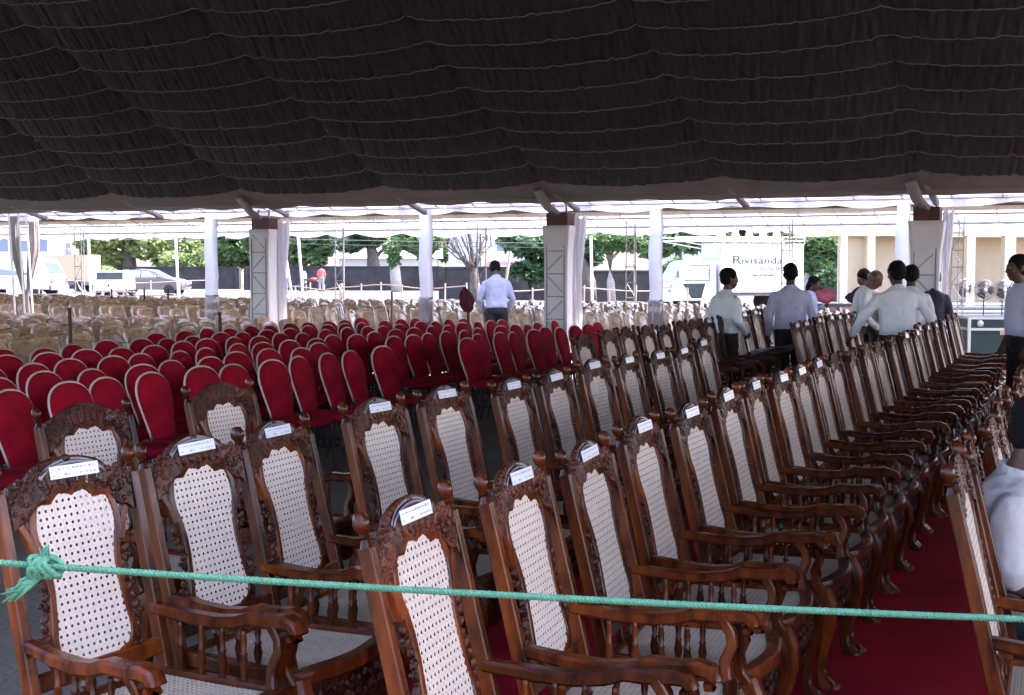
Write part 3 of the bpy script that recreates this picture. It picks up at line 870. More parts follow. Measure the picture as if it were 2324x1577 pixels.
# ------------------------------------------------------------------ red banquet chairs
RR = R(14)
def RB(p, q, off=0.0):
    return Vector((-0.19 - q * math.sin(RR) + off * math.cos(RR), p, 0.42 + q * math.cos(RR) + off * math.sin(RR)))
rh = [(0.0, 0.03), (0.11, 0.03), (0.135, 0.05), (0.150, 0.12), (0.168, 0.20), (0.185, 0.28), (0.195, 0.34), (0.196, 0.38), (0.188, 0.42), (0.170, 0.458), (0.143, 0.488), (0.108, 0.510), (0.070, 0.523), (0.035, 0.529), (0, 0.531)]
rout = rh + [(-p, q) for p, q in reversed(rh[1:-1])]
def make_red():
    t = thing('red_banquet_chair', 'x', 'chair')
    m = MB()                                                    # padded back: rings that shrink and bulge forward
    n = len(rout); cq = 0.30
    vs, fs = [], []
    rings = [(0.97, -0.016), (1.0, 0.0), (0.985, 0.014), (0.90, 0.026), (0.72, 0.034), (0.45, 0.039), (0.18, 0.041)]
    for k, (s, o) in enumerate(rings):
        vs += [RB(p * s, cq + (q - cq) * s, o) for p, q in rout]
    for k in range(len(rings) - 1):
        for i in range(n):
            j = (i + 1) % n
            fs.append((k * n + i, k * n + j, (k + 1) * n + j, (k + 1) * n + i))
    fs.append(tuple(range(n))); fs.append(tuple((len(rings) - 1) * n + i for i in range(n)))
    m.add(vs, fs); m.obj('backrest', 'red_fabric', t, True)
    pth = [RB(p * 1.035, cq + (q - cq) * 1.03, -0.004) for p, q in (rh[2:] + [(-p, q) for p, q in reversed(rh[2:-1])])]
    MB().tube(pth, 0.0085, 6, (1, 0, 0)).obj('back_trim', 'chair_trim', t, True)
    m = MB()
    so = [(-.19, -.17), (-.15, -.2), (.12, -.215), (.19, -.2), (.22, -.15), (.225, 0), (.22, .15), (.19, .2), (.12, .215), (-.15, .2), (-.19, .17)]
    n = len(so); vs, fs = [], []
    rings = [(0.94, 0.405), (1.0, 0.42), (1.0, 0.445), (0.95, 0.462), (0.7, 0.472), (0.3, 0.476)]
    for s, z in rings: vs += [(x * s, y * s, z) for x, y in so]
    for k in range(len(rings) - 1):
        for i in range(n):
            j = (i + 1) % n
            fs.append((k * n + i, k * n + j, (k + 1) * n + j, (k + 1) * n + i))
    fs.append(tuple(range(n))); fs.append(tuple((len(rings) - 1) * n + i for i in range(n)))
    m.add(vs, fs); m.obj('seat', 'red_fabric', t, True)
    for s in (-1, 1):
        MB().tube([(0.17, s * .17, .41), (0.185, s * .185, .2), (0.20, s * .19, .005)], 0.011, 6).obj('leg', 'dark_metal', t)
        MB().tube([RB(s * .14, .09, -.004), RB(s * .14, 0, 0), (-0.20, s * .165, .2), (-0.25, s * .175, .005)], 0.011, 6).obj('leg', 'dark_metal', t)
        MB().tube([(-0.20, s * .165, .2), (0.185, s * .185, .2)], 0.008, 6).obj('stretcher', 'dark_metal', t)
    return t
RED = make_red()
REDTOP = 0.32
first = True
rows_u = [-6.48, -7.24, -8.00, -8.76, -9.52, -10.28]
starts = [5.0, 6.1, 7.2, 8.1, 8.9, 12.6]
ends = [17.9, 18.1, 18.1, 18.0, 17.9, 17.6]
for ri, u in enumerate(rows_u):
    k = 0
    v = starts[ri] + random.uniform(0, .2)
    while v < ends[ri]:
        gap = (11.35 < v < 12.9) if ri == 0 else ((11.9 < v < 12.6) if ri == 1 else False)
        if not gap:
            k += 1
            pos = W(u + REDTOP + random.uniform(-.05, .05), v)
            rz = -TH + R(random.uniform(-7, 7))
            lab = 'red oval-backed banquet chair, %s from the near end of the %s red row' % (ordinal(k), ordinal(ri + 1))
            if first:
                RED.location = pos; RED.rotation_euler = (0, 0, rz); RED['label'] = lab; RED['group'] = 'red banquet chairs in the middle rows'; first = False
            else:
                sh = random.uniform(.985, 1.015)
                copy_tree(RED, pos, rz, lab, None, 'red banquet chairs in the middle rows', (1, 1, sh))
        v += random.uniform(.455, .50)

# ------------------------------------------------------------------ plastic-wrapped gold chairs
def gold_mesh(name, m_, sd):
    m = MB()
    hw = [(0.0, 0.0), (0.17, 0.0), (0.185, 0.03), (0.19, 0.2), (0.195, 0.36), (0.19, 0.43), (0.165, 0.475), (0.11, 0.495), (0.05, 0.50), (0, 0.503)]
    out = hw + [(-p, q) for p, q in reversed(hw[1:-1])]
    n = len(out); cq = 0.25
    vs, fs = [], []
    for k, (s, o) in enumerate([(0.96, -0.035), (1.03, -0.015), (1.04, 0.01), (0.97, 0.035), (0.8, 0.042), (0.76, 0.030), (0.4, 0.034)]):
        for i, (p, q) in enumerate(out):
            w = 0.005 * noise.noise(Vector((p * 14, q * 14, sd + k)))
            vs.append(RB(p * s + w, cq + (q - cq) * s + w, o + w))
    for k in range(6):
        for i in range(n):
            j = (i + 1) % n
            fs.append((k * n + i, k * n + j, (k + 1) * n + j, (k + 1) * n + i))
    fs.append(tuple(range(n))); fs.append(tuple(6 * n + i for i in range(n)))
    m.add(vs, fs)
    m.box((0.01, 0, 0.44), (0.42, 0.42, 0.07), None, 0.93)
    for sx, sy in ((.17, .17), (.17, -.17), (-.2, .17), (-.2, -.17)):
        m.tube([(sx, sy, .42), (sx * 1.12, sy * 1.05, .003)], 0.012, 5)
    m.tube([RB(p * 1.0, q, -0.012) for p, q in hw[2:8]], 0.012, 5, (1, 0, 0))
    m.tube([RB(-p * 1.0, q, -0.012) for p, q in hw[2:8]], 0.012, 5, (1, 0, 0))
    return m.mesh(name, m_, 'auto')
GM = [gold_mesh('gold_chair', 'gold_wrap', s) for s in (1.0, 5.0, 9.0)]
GO = [gold_mesh('gold_chair', 'ochre_wrap', s) for s in (2.0, 6.0)]
spots = []
u = -11.35
ri = 0
while u > -24:
    v = 9.0
    while v < 18.0:
        if not (v > 11.8 and ri == 0 and False): spots.append((u, v, 0, ri))
        v += .50
    u -= .80; ri += 1
for rj in range(14):                                            # second block, under the far canopy
    v = 20.9 + rj * .60
    u = -3.6
    while u > -36:
        spots.append((u, v, 1, rj))
        u -= .72
vis = []
for (u, v, blk, ri) in spots:
    p = W(u, v)
    if p.y < 1: continue
    x = CX + FPX * p.x / p.y
    if -60 < x < 2390:
        vis.append((p.y, u, v, blk, ri))
# rows nearest the viewer show most: the first ones and the near rows of the far block
vis.sort(key=lambda q: q[0])
gl = 0
rest = MB()
cnt = {}
src = {id(m): (np.array([w.co for w in m.vertices]), [tuple(p.vertices) for p in m.polygons]) for m in (GM[0], GO[0])}
lv, lf, base = [], [], 0
for (d, u, v, blk, ri) in vis:
    rz = -TH + R(random.uniform(-9, 9))
    pos = W(u + REDTOP + random.uniform(-.06, .06), v + random.uniform(-.05, .05))
    och = blk == 1 and ri > 10
    if gl < 295:
        gl += 1
        o = put('gold_chair', random.choice(GO if och else GM))
        o.location = pos; o.rotation_euler = (0, 0, rz); o.scale = (1, 1, random.uniform(.97, 1.04))
        cnt[(blk, ri)] = cnt.get((blk, ri), 0) + 1
        if blk == 0:
            lab = 'gold chair in clear plastic, %s from the near end of the %s gold row' % (ordinal(cnt[(blk, ri)]), ordinal(ri + 1))
        else:
            lab = 'gold plastic-wrapped chair under the far canopy, line %s beyond the columns, %s from the right' % (ordinal(ri + 1), ordinal(cnt[(blk, ri)]))
        tag(o, lab, 'chair', 'plastic-wrapped gold chairs')
    else:
        V_, F_ = src[id(GO[0] if och else GM[0])]
        M_ = np.array(Matrix.Rotation(rz, 3, 'Z'))
        lv.append(V_ @ M_.T + np.array(pos))
        lf += [tuple(i + base for i in f) for f in F_]
        base += len(V_)
if lv:
    me = bpy.data.meshes.new('gold_chairs_beyond')
    me.from_pydata(np.concatenate(lv).tolist(), [], lf)
    me.materials.append(MATS['gold_wrap'])
    stuff(tag(put('gold_chairs_beyond', me), 'far mass of gold plastic-wrapped chairs under the second canopy', 'chairs'))

# stakes and thin rope among the chairs
def stake(x, y0, Y, label, hgt=None):
    top = AT(x, y0, Y)
    o = MB().tube([(0, 0, 0), (0.01, 0, top.z * .5), (0.0, 0.01, top.z)], [0.026, 0.024, 0.022], 7).obj('wooden_stake', 'stake')
    o.location = (top.x, top.y, 0)
    return tag(o, label, 'stake', 'wooden stakes between chair blocks')
stake(157, 698, 15.5, 'dark wooden stake on the left, between gold and red chairs')
stake(498, 708, 16.8, 'dark wooden stake standing right below the leftmost white post')
stake(889, 662, 22.0, 'thin dark stake left of the second white post')
stake(253, 655, 33, 'short dark stake before the parked dark car, leftmost of three')
stake(327, 655, 33, 'short dark stake before the parked dark car, middle one')
stake(381, 655, 33, 'short dark stake before the parked dark car, rightmost of three')
rp = MB()
a, b = AT(157, 770, 15.5), AT(498, 745, 16.8)
rp.tube([a.lerp(b, k / 8) - Vector((0, 0, .10 * math.sin(PI * k / 8))) for k in range(9)], 0.006, 5)
tag(rp.obj('stake_rope', 'thin_rope'), 'thin green rope strung between two dark stakes on the left', 'rope')

# ------------------------------------------------------------------ people
def bez(a, b, c, n=6):
    a, b, c = Vector(a), Vector(b), Vector(c)
    return [a * (1 - t) ** 2 + b * 2 * t * (1 - t) + c * t * t for t in [k / n for k in range(n + 1)]]
def limb(m, pts, rad, n=10, flat=1.0):
    """tapered rounded limb through joints, elliptical section"""
    P, S = [], []
    for i in range(len(pts) - 1):
        for k in range(5):
            t = k / 5
            P.append(Vector(pts[i]).lerp(Vector(pts[i + 1]), t)); S.append(rad[i] + (rad[i + 1] - rad[i]) * t)
    P.append(Vector(pts[-1])); S.append(rad[-1])
    prof = [(math.cos(2 * PI * i / n), math.sin(2 * PI * i / n) * flat) for i in range(n)]
    m.sweep(P, prof, (0, 1, 0.02), S)
    for i, p in enumerate(pts):
        m.ell(p, (rad[i],) * 3, None, 8, 6)
def fuse(m, name, mt, parent, vox, sm=4):
    o = m.obj(name, mt, parent, True)
    r = o.modifiers.new('fuse', 'REMESH'); r.mode = 'VOXEL'; r.voxel_size = vox; r.use_smooth_shade = True
    s = o.modifiers.new('soft', 'SMOOTH'); s.iterations = sm; s.factor = 0.5
    return o
CREASE = bpy.data.textures.new('creases', 'CLOUDS')
CREASE.noise_scale = 0.11
CREASE.noise_depth = 2
def crease(o, k):
    d = o.modifiers.new('creases', 'DISPLACE')
    d.texture = CREASE; d.strength = k; d.mid_level = 0.45; d.texture_coords = 'LOCAL'
    return o
def hand(m, wrist, direc, palm, side, grip=0.5):
    """palm, four unequal bent fingers and a thumb leaving the side of the palm"""
    d = Vector(direc).normalized(); pn = Vector(palm).normalized()
    pn = (pn - d * pn.dot(d)).normalized()
    w = d.cross(pn) * side
    wr = Vector(wrist)
    kn = wr + d * 0.085
    m.sweep([wr, wr + d * 0.04, kn], [(math.cos(t), math.sin(t)) for t in [2 * PI * i / 8 for i in range(8)]], tuple(w), [(0.016, 0.026), (0.017, 0.036), (0.014, 0.040)])
    for k, L in enumerate((0.068, 0.078, 0.072, 0.056)):
        b = kn + w * (0.030 - 0.020 * k)
        a1 = grip * 0.9
        p1 = b + (d * math.cos(a1) + pn * math.sin(a1)) * L * 0.45
        a2 = grip * 2.0
        p2 = p1 + (d * math.cos(a2) + pn * math.sin(a2)) * L * 0.32
        a3 = grip * 2.8
        p3 = p2 + (d * math.cos(a3) + pn * math.sin(a3)) * L * 0.25
        m.tube([b - d * 0.01, b, p1, p2, p3], [0.010, 0.0098, 0.0088, 0.0080, 0.0070], 7)
    tb = wr + d * 0.03 + w * 0.026
    m.tube([tb, tb + (d * .6 + w * .7 + pn * .2) * 0.035, tb + (d * .9 + w * .55 + pn * .45) * 0.062, tb + (d * 1.0 + w * .4 + pn * .7) * 0.080], [0.013, 0.0115, 0.010, 0.008], 7)
def person(label, loc, yaw, H=1.7, lean=0.0, head=(0, 0), larm=None, rarm=None, shirt='shirt_white', trouser='trouser_black', skin='skin',
           hair='hair', long_sleeve=True, bald=False, seated=False, legs=None, vox=0.014, girth=1.0, longhair=False):
    """local x = forward, y = the person's left; yaw turns x from world +X"""
    k = H / 1.72
    t = thing('person', label, 'person', loc, yaw)
    hipz = 0.92 if not seated else 0.53
    def up(h, fx=0.0, y=0.0):                               # a point on the leaning trunk, h above the hips
        return Vector((math.sin(lean) * h + math.cos(lean) * fx, y, hipz + math.cos(lean) * h - math.sin(lean) * fx))
    sh = 0.50
    neck0, neck1 = up(0.53, -0.01), up(0.61, 0.02)
    body, top, bot = MB(), MB(), MB()
    # trunk
    def trunk(m, inf, rows):
        vs, fs = [], []
        n = 20
        for h, hw, hd, fx in rows:
            for i in range(n):
                a = 2 * PI * i / n
                ex = 2.4
                ca, sa = math.cos(a), math.sin(a)
                rr = (abs(ca) ** ex + abs(sa) ** ex) ** (-1 / ex)
                vs.append(up(h, fx + ca * rr * (hd + inf), sa * rr * (hw + inf)))
        for j in range(len(rows) - 1):
            for i in range(n):
                q = (i + 1) % n
                fs.append((j * n + i, j * n + q, (j + 1) * n + q, (j + 1) * n + i))
        fs.append(tuple(range(n))); fs.append(tuple((len(rows) - 1) * n + i for i in range(n)))
        m.add(vs, fs)
    g_ = girth
    rows = [(-0.06, .150 * g_, .105, 0), (0.0, .165 * g_, .115, -.005), (0.12, .150 * g_, .110, 0.01), (0.22, .150 * g_, .110, .01), (0.34, .168 * g_, .115, 0), (0.43, .178 * g_, .108, -.01),
            (0.49, .165 * g_, .088, -.015), (0.53, .110, .070, -.012), (0.56, .062, .060, -.005)]
    trunk(body, -0.006, rows)
    srows = [(0.035, .158 * g_, .114, 0), (0.06, .172 * g_, .126, 0)] + [(h, w + (.018 if h < .3 else .010), d + .018, f) for h, w, d, f in rows[2:-1]] + [(0.555, .070, .066, -.008)]
    trunk(top, 0.004, srows)
    # collar
    for i in range(12):
        a = 2 * PI * i / 12
        top.ell(up(0.565 - .012 * math.cos(a), 0.0 + .058 * math.cos(a) - .004, .060 * math.sin(a)), (.016, .018, .022), None, 6, 4)
    body.tube([neck0, neck1, up(0.66, 0.035)], [.060, .056, .055], 10)
    # head
    hp, hy = head
    hm = Matrix.Rotation(hy, 3, 'Z') @ Matrix.Rotation(lean * 0.6 + hp, 3, 'Y')
    hc = up(0.61, 0.02) + hm @ Vector((0.022, 0, 0.108))
    def HP(x, y, z): return hc + hm @ Vector((x, y, z)) * 1.09
    def hell(m, c, r, nu=12, nv=8):
        q = MB(); q.ell((0, 0, 0), r, None, nu, nv)
        m.add([HP(c[0] + p[0], c[1] + p[1], c[2] + p[2]) for p in q.v], q.f)
    hell(body, (-0.012, 0, 0.03), (.094, .076, .088)); hell(body, (0.022, 0, -0.030), (.066, .060, .082)); hell(body, (0.038, 0, -0.085), (.040, .040, .034))
    hell(body, (0.092, 0, -0.018), (.016, .013, .024), 8, 6); hell(body, (0.100, 0, -0.033), (.012, .017, .011), 8, 6)
    hell(body, (0.082, 0, -0.066), (.014, .026, .008), 8, 6); hell(body, (0.080, 0, 0.022), (.014, .052, .010), 8, 6)
    for s in (-1, 1):
        hell(body, (-0.012, s * .078, -0.012), (.020, .010, .032), 8, 6)
        hell(body, (0.070, s * .040, -0.028), (.018, .018, .020), 8, 6)
    # arms: (elbow, wrist) given in body space, right arm has y < 0
    for s, arm in ((1, larm), (-1, rarm)):
        S0 = up(0.445, -0.01, s * .178 * g_)
        el, wr, pal = arm if arm else ((0.0, .25, 0.20), (0.06, .25, -0.04), (0, -1, 0))
        E_ = up(el[2], el[0], s * el[1]); Wr = up(wr[2], wr[0], s * wr[1])
        limb(body, [S0, E_, Wr], [.052, .040, .027])
        if long_sleeve:
            limb(top, [S0, E_, E_.lerp(Wr, .93)], [.062, .054, .042])
        else:
            limb(top, [S0, S0.lerp(E_, .85)], [.070, .070])
        hand(body, Wr, Wr - E_, (pal[0], s * pal[1] if True else 0, pal[2]), s, 0.45)
    # legs
    for s, lg in ((1, legs[0] if legs else None), (-1, legs[1] if legs else None)):
        hp_ = Vector((0, s * .092, hipz - 0.03))
        if lg: kn, an = Vector(lg[0]), Vector(lg[1])
        elif seated: kn, an = Vector((0.44, .13, hipz - .02)), Vector((0.46, .13, .09))
        else: kn, an = Vector((0.015, .100, .50)), Vector((-0.02, .105, .085))
        kn = Vector((kn.x, s * kn.y, kn.z)); an = Vector((an.x, s * an.y, an.z))
        limb(body, [hp_, kn, an], [.085, .056, .038])
        limb(bot, [hp_, kn, an + (kn - an) * .08], [.102, .074, .060])
        shoe = MB()
        shoe.sweep([an + Vector((-.075, 0, -.055)), an + Vector((-.04, 0, -.04)), an + Vector((.03, 0, -.038)), an + Vector((.11, 0, -.052)), an + Vector((.165, 0, -.060)), an + Vector((.185, 0, -.064))],
                   [(math.cos(q), math.sin(q)) for q in [2 * PI * i / 10 for i in range(10)]], (0, 0, 1), [(.028, .026), (.038, .044), (.040, .046), (.046, .032), (.038, .024), (.018, .014)])
        shoe.obj('shoe', 'shoe', t, True)
    bot.ell((0, 0, hipz), (.125, .168 * g_, .13), None, 14, 8)
    trunk(bot, 0.008, [(-0.06, .155 * g_, .112, 0), (0.0, .168 * g_, .120, 0), (0.10, .155 * g_, .115, 0.008)])
    o = fuse(body, 'body', skin, t, min(vox, .0115), 2)
    crease(fuse(top, 'shirt', shirt, t, vox), .030)
    crease(fuse(bot, 'trousers', trouser, t, vox), .022)
    for s in (-1, 1):
        q = MB(); hell(q, (0.078, s * .034, 0.004), (.010, .015, .008), 8, 6); q.obj('eye', 'eye', t, True)
    hr = MB()
    if bald:
        hell(hr, (-0.042, 0, 0.000), (.068, .080, .046), 14, 8)
    else:
        hell(hr, (-0.022, 0, 0.046), (.098, .083, .084), 16, 10); hell(hr, (-0.045, 0, 0.0), (.068, .080, .078), 14, 8)
        for s in (-1, 1): hell(hr, (0.006, s * .072, 0.022), (.030, .012, .036), 8, 6)
        if longhair:
            hell(hr, (-0.075, 0, -0.07), (.050, .070, .10), 12, 8)
    crease(fuse(hr, 'hair', hair, t, .009, 1), .016)
    for ch in t.children:
        pass
    t.scale = (k, k, k)
    return t
PA = lambda x, Y: GX(x, Y)
yw = lambda deg: R(deg)      # 90 = faces away from the camera, -90 = faces it, 0 = faces right
# bending man in the pale shirt near the middle column
person('man in pale blue shirt with head bowed, seen from behind near the middle column', PA(1127, 22.3), yw(96), 1.80, 0.16, (0.55, 0.1),
       ((0.03, .27, .20), (.17, .20, .02), (0, -1, 0)), ((0.03, .27, .20), (.17, .20, .02), (0, -1, 0)), 'shirt_blue', 'trouser_black')
# man in profile looking right, left of the lavender shirt
person('man in white shirt looking right in profile, standing among cane armchairs before the truck cab', PA(1648, 15.8), yw(35), 1.66, 0.02, (0.0, -0.4),
       ((-0.06, .25, .20), (.12, .24, .03), (0, -1, 0)), ((-0.04, .25, .20), (.16, .2, .06), (0, -1, 0)), 'shirt_white', 'trouser_black')
person('man in lavender shirt and black trousers seen from behind before the truck', PA(1795, 16.2), yw(84), 1.715, 0.0, (0.0, -0.15),
       ((-0.04, .27, .20), (.06, .25, -.03), (0, -1, 0)), ((-0.04, .27, .20), (.06, .25, -.03), (0, -1, 0)), 'shirt_lavender', 'trouser_black', girth=1.08)
person('dark-haired person in a light top, partly hidden behind the lavender shirt', PA(1836, 21.0), yw(-30), 1.53, 0.05, (0.25, 0),
       ((0.05, .22, .22), (.24, .12, .32), (0, -1, 0)), None, 'shirt_blue', 'trouser_blue', 'skin', longhair=True)
person('balding stooped man in white shirt beside the right column, looking down', PA(1945, 17.6), yw(-12), 1.68, 0.24, (0.45, 0),
       ((0.05, .25, .20), (.26, .20, .08), (0, -1, 0)), ((0.05, .25, .20), (.26, .20, .08), (0, -1, 0)), 'shirt_white', 'trouser_black', 'skin_light', 'hair_grey', bald=True)
person('person in dark waistcoat just behind the stooped balding man', PA(1979, 18.4), yw(-150), 1.66, 0.12, (0.35, 0),
       None, None, 'shirt_grey', 'trouser_black', 'skin_light')
person('broad man in white shirt from behind with arms spread over the chair backs', PA(2040, 14.4), yw(82), 1.745, 0.10, (0.05, 0.35),
       ((0.02, .36, .24), (.16, .46, .05), (0, 0, -1)), ((0.02, .34, .24), (.18, .40, .03), (0, 0, -1)), 'shirt_white', 'trouser_black', girth=1.10)
person('man in white shirt half hidden behind the broad man, by the right column', PA(2068, 15.6), yw(70), 1.70, 0.05, (0.1, 0), None, None, 'shirt_white', 'trouser_black')
person('grey-haired man in dark navy shirt below the dark doorway', PA(2117, 17.6), yw(60), 1.64, 0.10, (0.1, 0), None, ((0.04, .25, .20), (.22, .18, .1), (0, -1, 0)), 'shirt_navy', 'trouser_black', 'skin', 'hair_grey')
person('man in white short-sleeved shirt cut by the right edge, facing left', PA(2321, 13.6), yw(-176), 1.80, 0.02, (0.0, 0.0), ((-.05, .25, .20), (.06, .25, -.04), (0, -1, 0)),
       ((-.05, .25, .20), (.06, .25, -.04), (0, -1, 0)), 'shirt_lavender', 'trouser_black', long_sleeve=False)
vz = 4.30 + 0.60 * 1
person('seated man in grey shirt at the right edge, in the row right of the carpet', W(-0.27, 4.92), -TH, 1.62, 0.05, (0.25, -0.1), ((0.02, .27, .20), (.26, .27, .12), (0, 0, -1)),
       ((0.02, .27, .20), (.26, .27, .12), (0, 0, -1)), 'shirt_grey', 'trouser_black', seated=True, vox=.011, long_sleeve=False, girth=1.2)
person('far person in red shirt and grey trousers by the garden wall', PA(729, 84), yw(100), 1.70, 0.0, (0, 0), None, None, 'shirt_red', 'trouser_grey', vox=.03)
person('far person in white shirt and blue trousers left of the red-shirted one', PA(647, 80), yw(70), 1.66, 0.08, (0.1, 0), None, None, 'shirt_white', 'trouser_blue', vox=.03)
person('far person in dark blue by the bare tree, left of the bending man', PA(1075, 62), yw(40), 1.45, 0.3, (0.2, 0), None, None, 'shirt_navy', 'trouser_blue', vox=.03)
person('far person in grey at the motorbike between the two far walkers', PA(692, 86), yw(160), 1.5, 0.2, (0.2, 0), None, None, 'shirt_grey', 'trouser_grey', vox=.03)

# ------------------------------------------------------------------ rope across the front
rA, rB = AT(-60, 1281, 2.12), AT(2400, 1416, 2.12)
NP = 420
def rope_pt(t):
    p = rA.lerp(rB, t)
    return p + Vector((0, 0, 0.006 - 0.024 * 4 * t * (1 - t) * 0.35))
strands = thing('green_rope', 'green twisted rope stretched across the front before the chairs', 'rope', (0, 0, 0))
for s in range(3):
    m = MB()
    path = []
    for i in range(NP):
        t = i / (NP - 1)
        a = 2 * PI * (t * 84 + s / 3)
        path.append(rope_pt(t) + Vector((0, math.cos(a), math.sin(a))) * 0.0029)
    m.tube(path, 0.0035, 6)
    m.obj('strand', 'green_rope', strands, True)
kp = AT(103, 1290, 2.115)
kn = MB()
for j in range(3):
    pts = []
    for i in range(26):
        a = i / 25 * 2 * PI * 1.6 + j * 2
        pts.append(kp + Vector((0.011 * (j - 1) + 0.012 * math.sin(a * 1.3), 0.012 * math.cos(a), 0.016 * math.sin(a) + 0.003)))
    kn.tube(pts, 0.0055, 7)
kn.obj('knot', 'green_rope', strands, True)
def frayed(name, p0, p1, n, r, spread):
    m = MB(); rd = random.Random(5)
    for i in range(n):
        o = Vector((rd.uniform(-1, 1), rd.uniform(-.5, .5), rd.uniform(-1, 1))) * r
        e = Vector((rd.uniform(-1, 1), rd.uniform(-.5, .5), rd.uniform(-1, 1))) * spread
        mid = (p0 + p1) / 2 + o * 1.4
        m.tube([p0 + o * .5, mid, p1 + e], [0.0032, 0.0030, 0.0012], 5)
    m.obj(name, 'green_rope', strands, True)
frayed('frayed_end', kp + Vector((-.005, 0, -.008)), AT(20, 1352, 2.10), 26, 0.006, 0.014)
frayed('frayed_end', kp + Vector((.0, 0, .008)), AT(100, 1246, 2.11), 14, 0.005, 0.008)
rp = MB()

# the rope is tied to two stakes outside the picture
for p, l in ((rA, 'wooden stake holding the left end of the green rope'), (rB, 'wooden stake holding the right end of the green rope')):
    o = MB().tube([(0, 0, 0), (0, 0, 1.4)], [0.03, 0.026], 8).obj('wooden_stake', 'stake'); o.location = (p.x, p.y, 0)
    tag(o, l, 'stake')

# ------------------------------------------------------------------ vehicles
def wheel(parent, x, y, r, w=0.2):
    c = MB().lathe([(r * .55, -w / 2), (r * .93, -w / 2), (r, -w * .32), (r, w * .32), (r * .93, w / 2), (r * .55, w / 2)], (x, y, r), (0, 1, 0), 18).obj('wheel', 'tyre', parent, 'auto')
    m = MB()
    m.lathe([(r * .60, -w * .42), (r * .5, -w * .36), (r * .2, -w * .44), (0.02, -w * .46)], (x, y, r), (0, 1, 0), 14)
    m.lathe([(r * .60, w * .42), (r * .5, w * .36), (r * .2, w * .44), (0.02, w * .46)], (x, y, r), (0, 1, 0), 14)
    m.obj('rim', 'rim', c, 'auto')
def text(body, size, loc, rot, mt, parent, ext=0.004, sx=1.0):
    cu = bpy.data.curves.new('lettering', 'FONT')
    cu.body = body; cu.size = size; cu.extrude = ext
    tmp = bpy.data.objects.new('lettering', cu); COL.objects.link(tmp)
    bpy.context.view_layer.update()
    dg = bpy.context.evaluated_depsgraph_get()
    me = bpy.data.meshes.new_from_object(tmp.evaluated_get(dg))
    bpy.data.objects.remove(tmp)
    me.materials.clear(); me.materials.append(MATS[mt])
    o = put('lettering', me, parent)
    o.location = loc; o.rotation_euler = rot; o.scale = (sx, 1, 1)
    return o
def loft_body(name, mt, parent, prof, hw, tuck=0.08):
    """side profile (x,z) closed, rounded off towards the flanks"""
    m = MB(); n = len(prof)
    cx = sum(p[0] for p in prof) / n; cz = sum(p[1] for p in prof) / n
    rings = [(-1.0, 0.93), (-0.97, 0.985), (-0.85, 1.0), (0.85, 1.0), (0.97, 0.985), (1.0, 0.93)]
    vs, fs = [], []
    for y, s in rings:
        for x, z in prof:
            zz = cz + (z - cz) * s
            tk = 1 - tuck * max(0, (z - cz) / (max(p[1] for p in prof) - cz)) ** 1.5
            vs.append((cx + (x - cx) * s, y * hw * tk, zz))
    for j in range(len(rings) - 1):
        for i in range(n):
            k = (i + 1) % n
            fs.append((j * n + i, j * n + k, (j + 1) * n + k, (j + 1) * n + i))
    m.add(vs, fs)
    tr = tessellate_polygon([[Vector((x, z, 0)) for x, z in prof]])
    o = len(m.v)
    m.add([vs[i] for i in range(n)], [tuple(t) for t in tr]); m.add([vs[(len(rings) - 1) * n + i] for i in range(n)], [tuple(t) for t in tr])
    return m.obj(name, mt, parent, 'auto')

# --- sound truck; local x forward, y left flank
tk = thing('box_truck', 'white box truck with loudspeaker horns on its roof rack', 'truck', GX(1683, 49.5), R(180 + 14))
cab = [(1.35, .42), (1.35, 1.75), (1.45, 1.86), (2.35, 1.88), (2.55, 1.80), (2.98, 1.10), (3.08, .98), (3.10, .42)]
loft_body('cab', 'van_white', tk, cab, 0.90, 0.10)
m = MB(); m.plate([(-.72, 0), (.72, 0), (.66, 1), (-.66, 1)], lambda p, q, o: Vector((2.985 - .40 * q + o * .85, p, 1.14 + .62 * q + o * .5)), 0.02); m.obj('windscreen', 'glass_pale', tk)
for s in (-1, 1):
    m = MB(); m.plate([(1.62, 1.18), (2.62, 1.18), (2.36, 1.72), (1.62, 1.72)], lambda p, q, o, s=s: Vector((p, s * (0.885 - .12 * (q - 1.18) + o), q)), 0.012)
    d = m.obj('side_window', 'glass_pale', tk)
    fr = MB(); fr.sweep([(p, s * (0.897 - .12 * (q - 1.18)), q) for p, q in ((1.62, 1.18), (2.62, 1.18), (2.36, 1.72), (1.62, 1.72))], CHAM(.022, .022, .005), (0, 1, 0), closed=True); fr.obj('window_frame', 'bumper', d)
    m = MB(); m.plate([(1.95, .52), (2.35, .52), (2.70, 1.06), (1.80, 1.06)], lambda p, q, o, s=s: Vector((p, s * (0.892 + o), q)), 0.010); m.obj('lower_door_window', 'glass', tk)
    m = MB(); m.box((2.92, s * 1.02, 1.38), (.06, .13, .26)); m.tube([(2.80, s * .9, 1.2), (2.92, s * 1.02, 1.30)], .012, 5); m.obj('mirror', 'bumper', tk)
    MB().box((3.10, s * .66, .80), (.05, .30, .14)).obj('headlight', 'glass_pale', tk)
    MB().box((3.10, s * .83, .98), (.06, .10, .07)).obj('indicator', 'orange_lens', tk)
m = MB(); m.bbox((3.06, -.88, .40), (3.20, .88, .62)); m.obj('bumper', 'van_white', tk)
m = MB(); m.bbox((3.09, -.80, .90), (3.115, .80, .945)); m.obj('grille_strip', 'case_label', tk)
m = MB(); m.bbox((-2.05, -.98, .72), (1.22, .98, 2.52)); bx_ = m.obj('cargo_box', 'van_white', tk)
bv = bx_.modifiers.new('b', 'BEVEL'); bv.width = .03; bv.segments = 2
m = MB(); m.bbox((1.225, -.90, 1.90), (1.24, .90, 2.46)); m.obj('box_front_panel', 'panel_blue', tk)
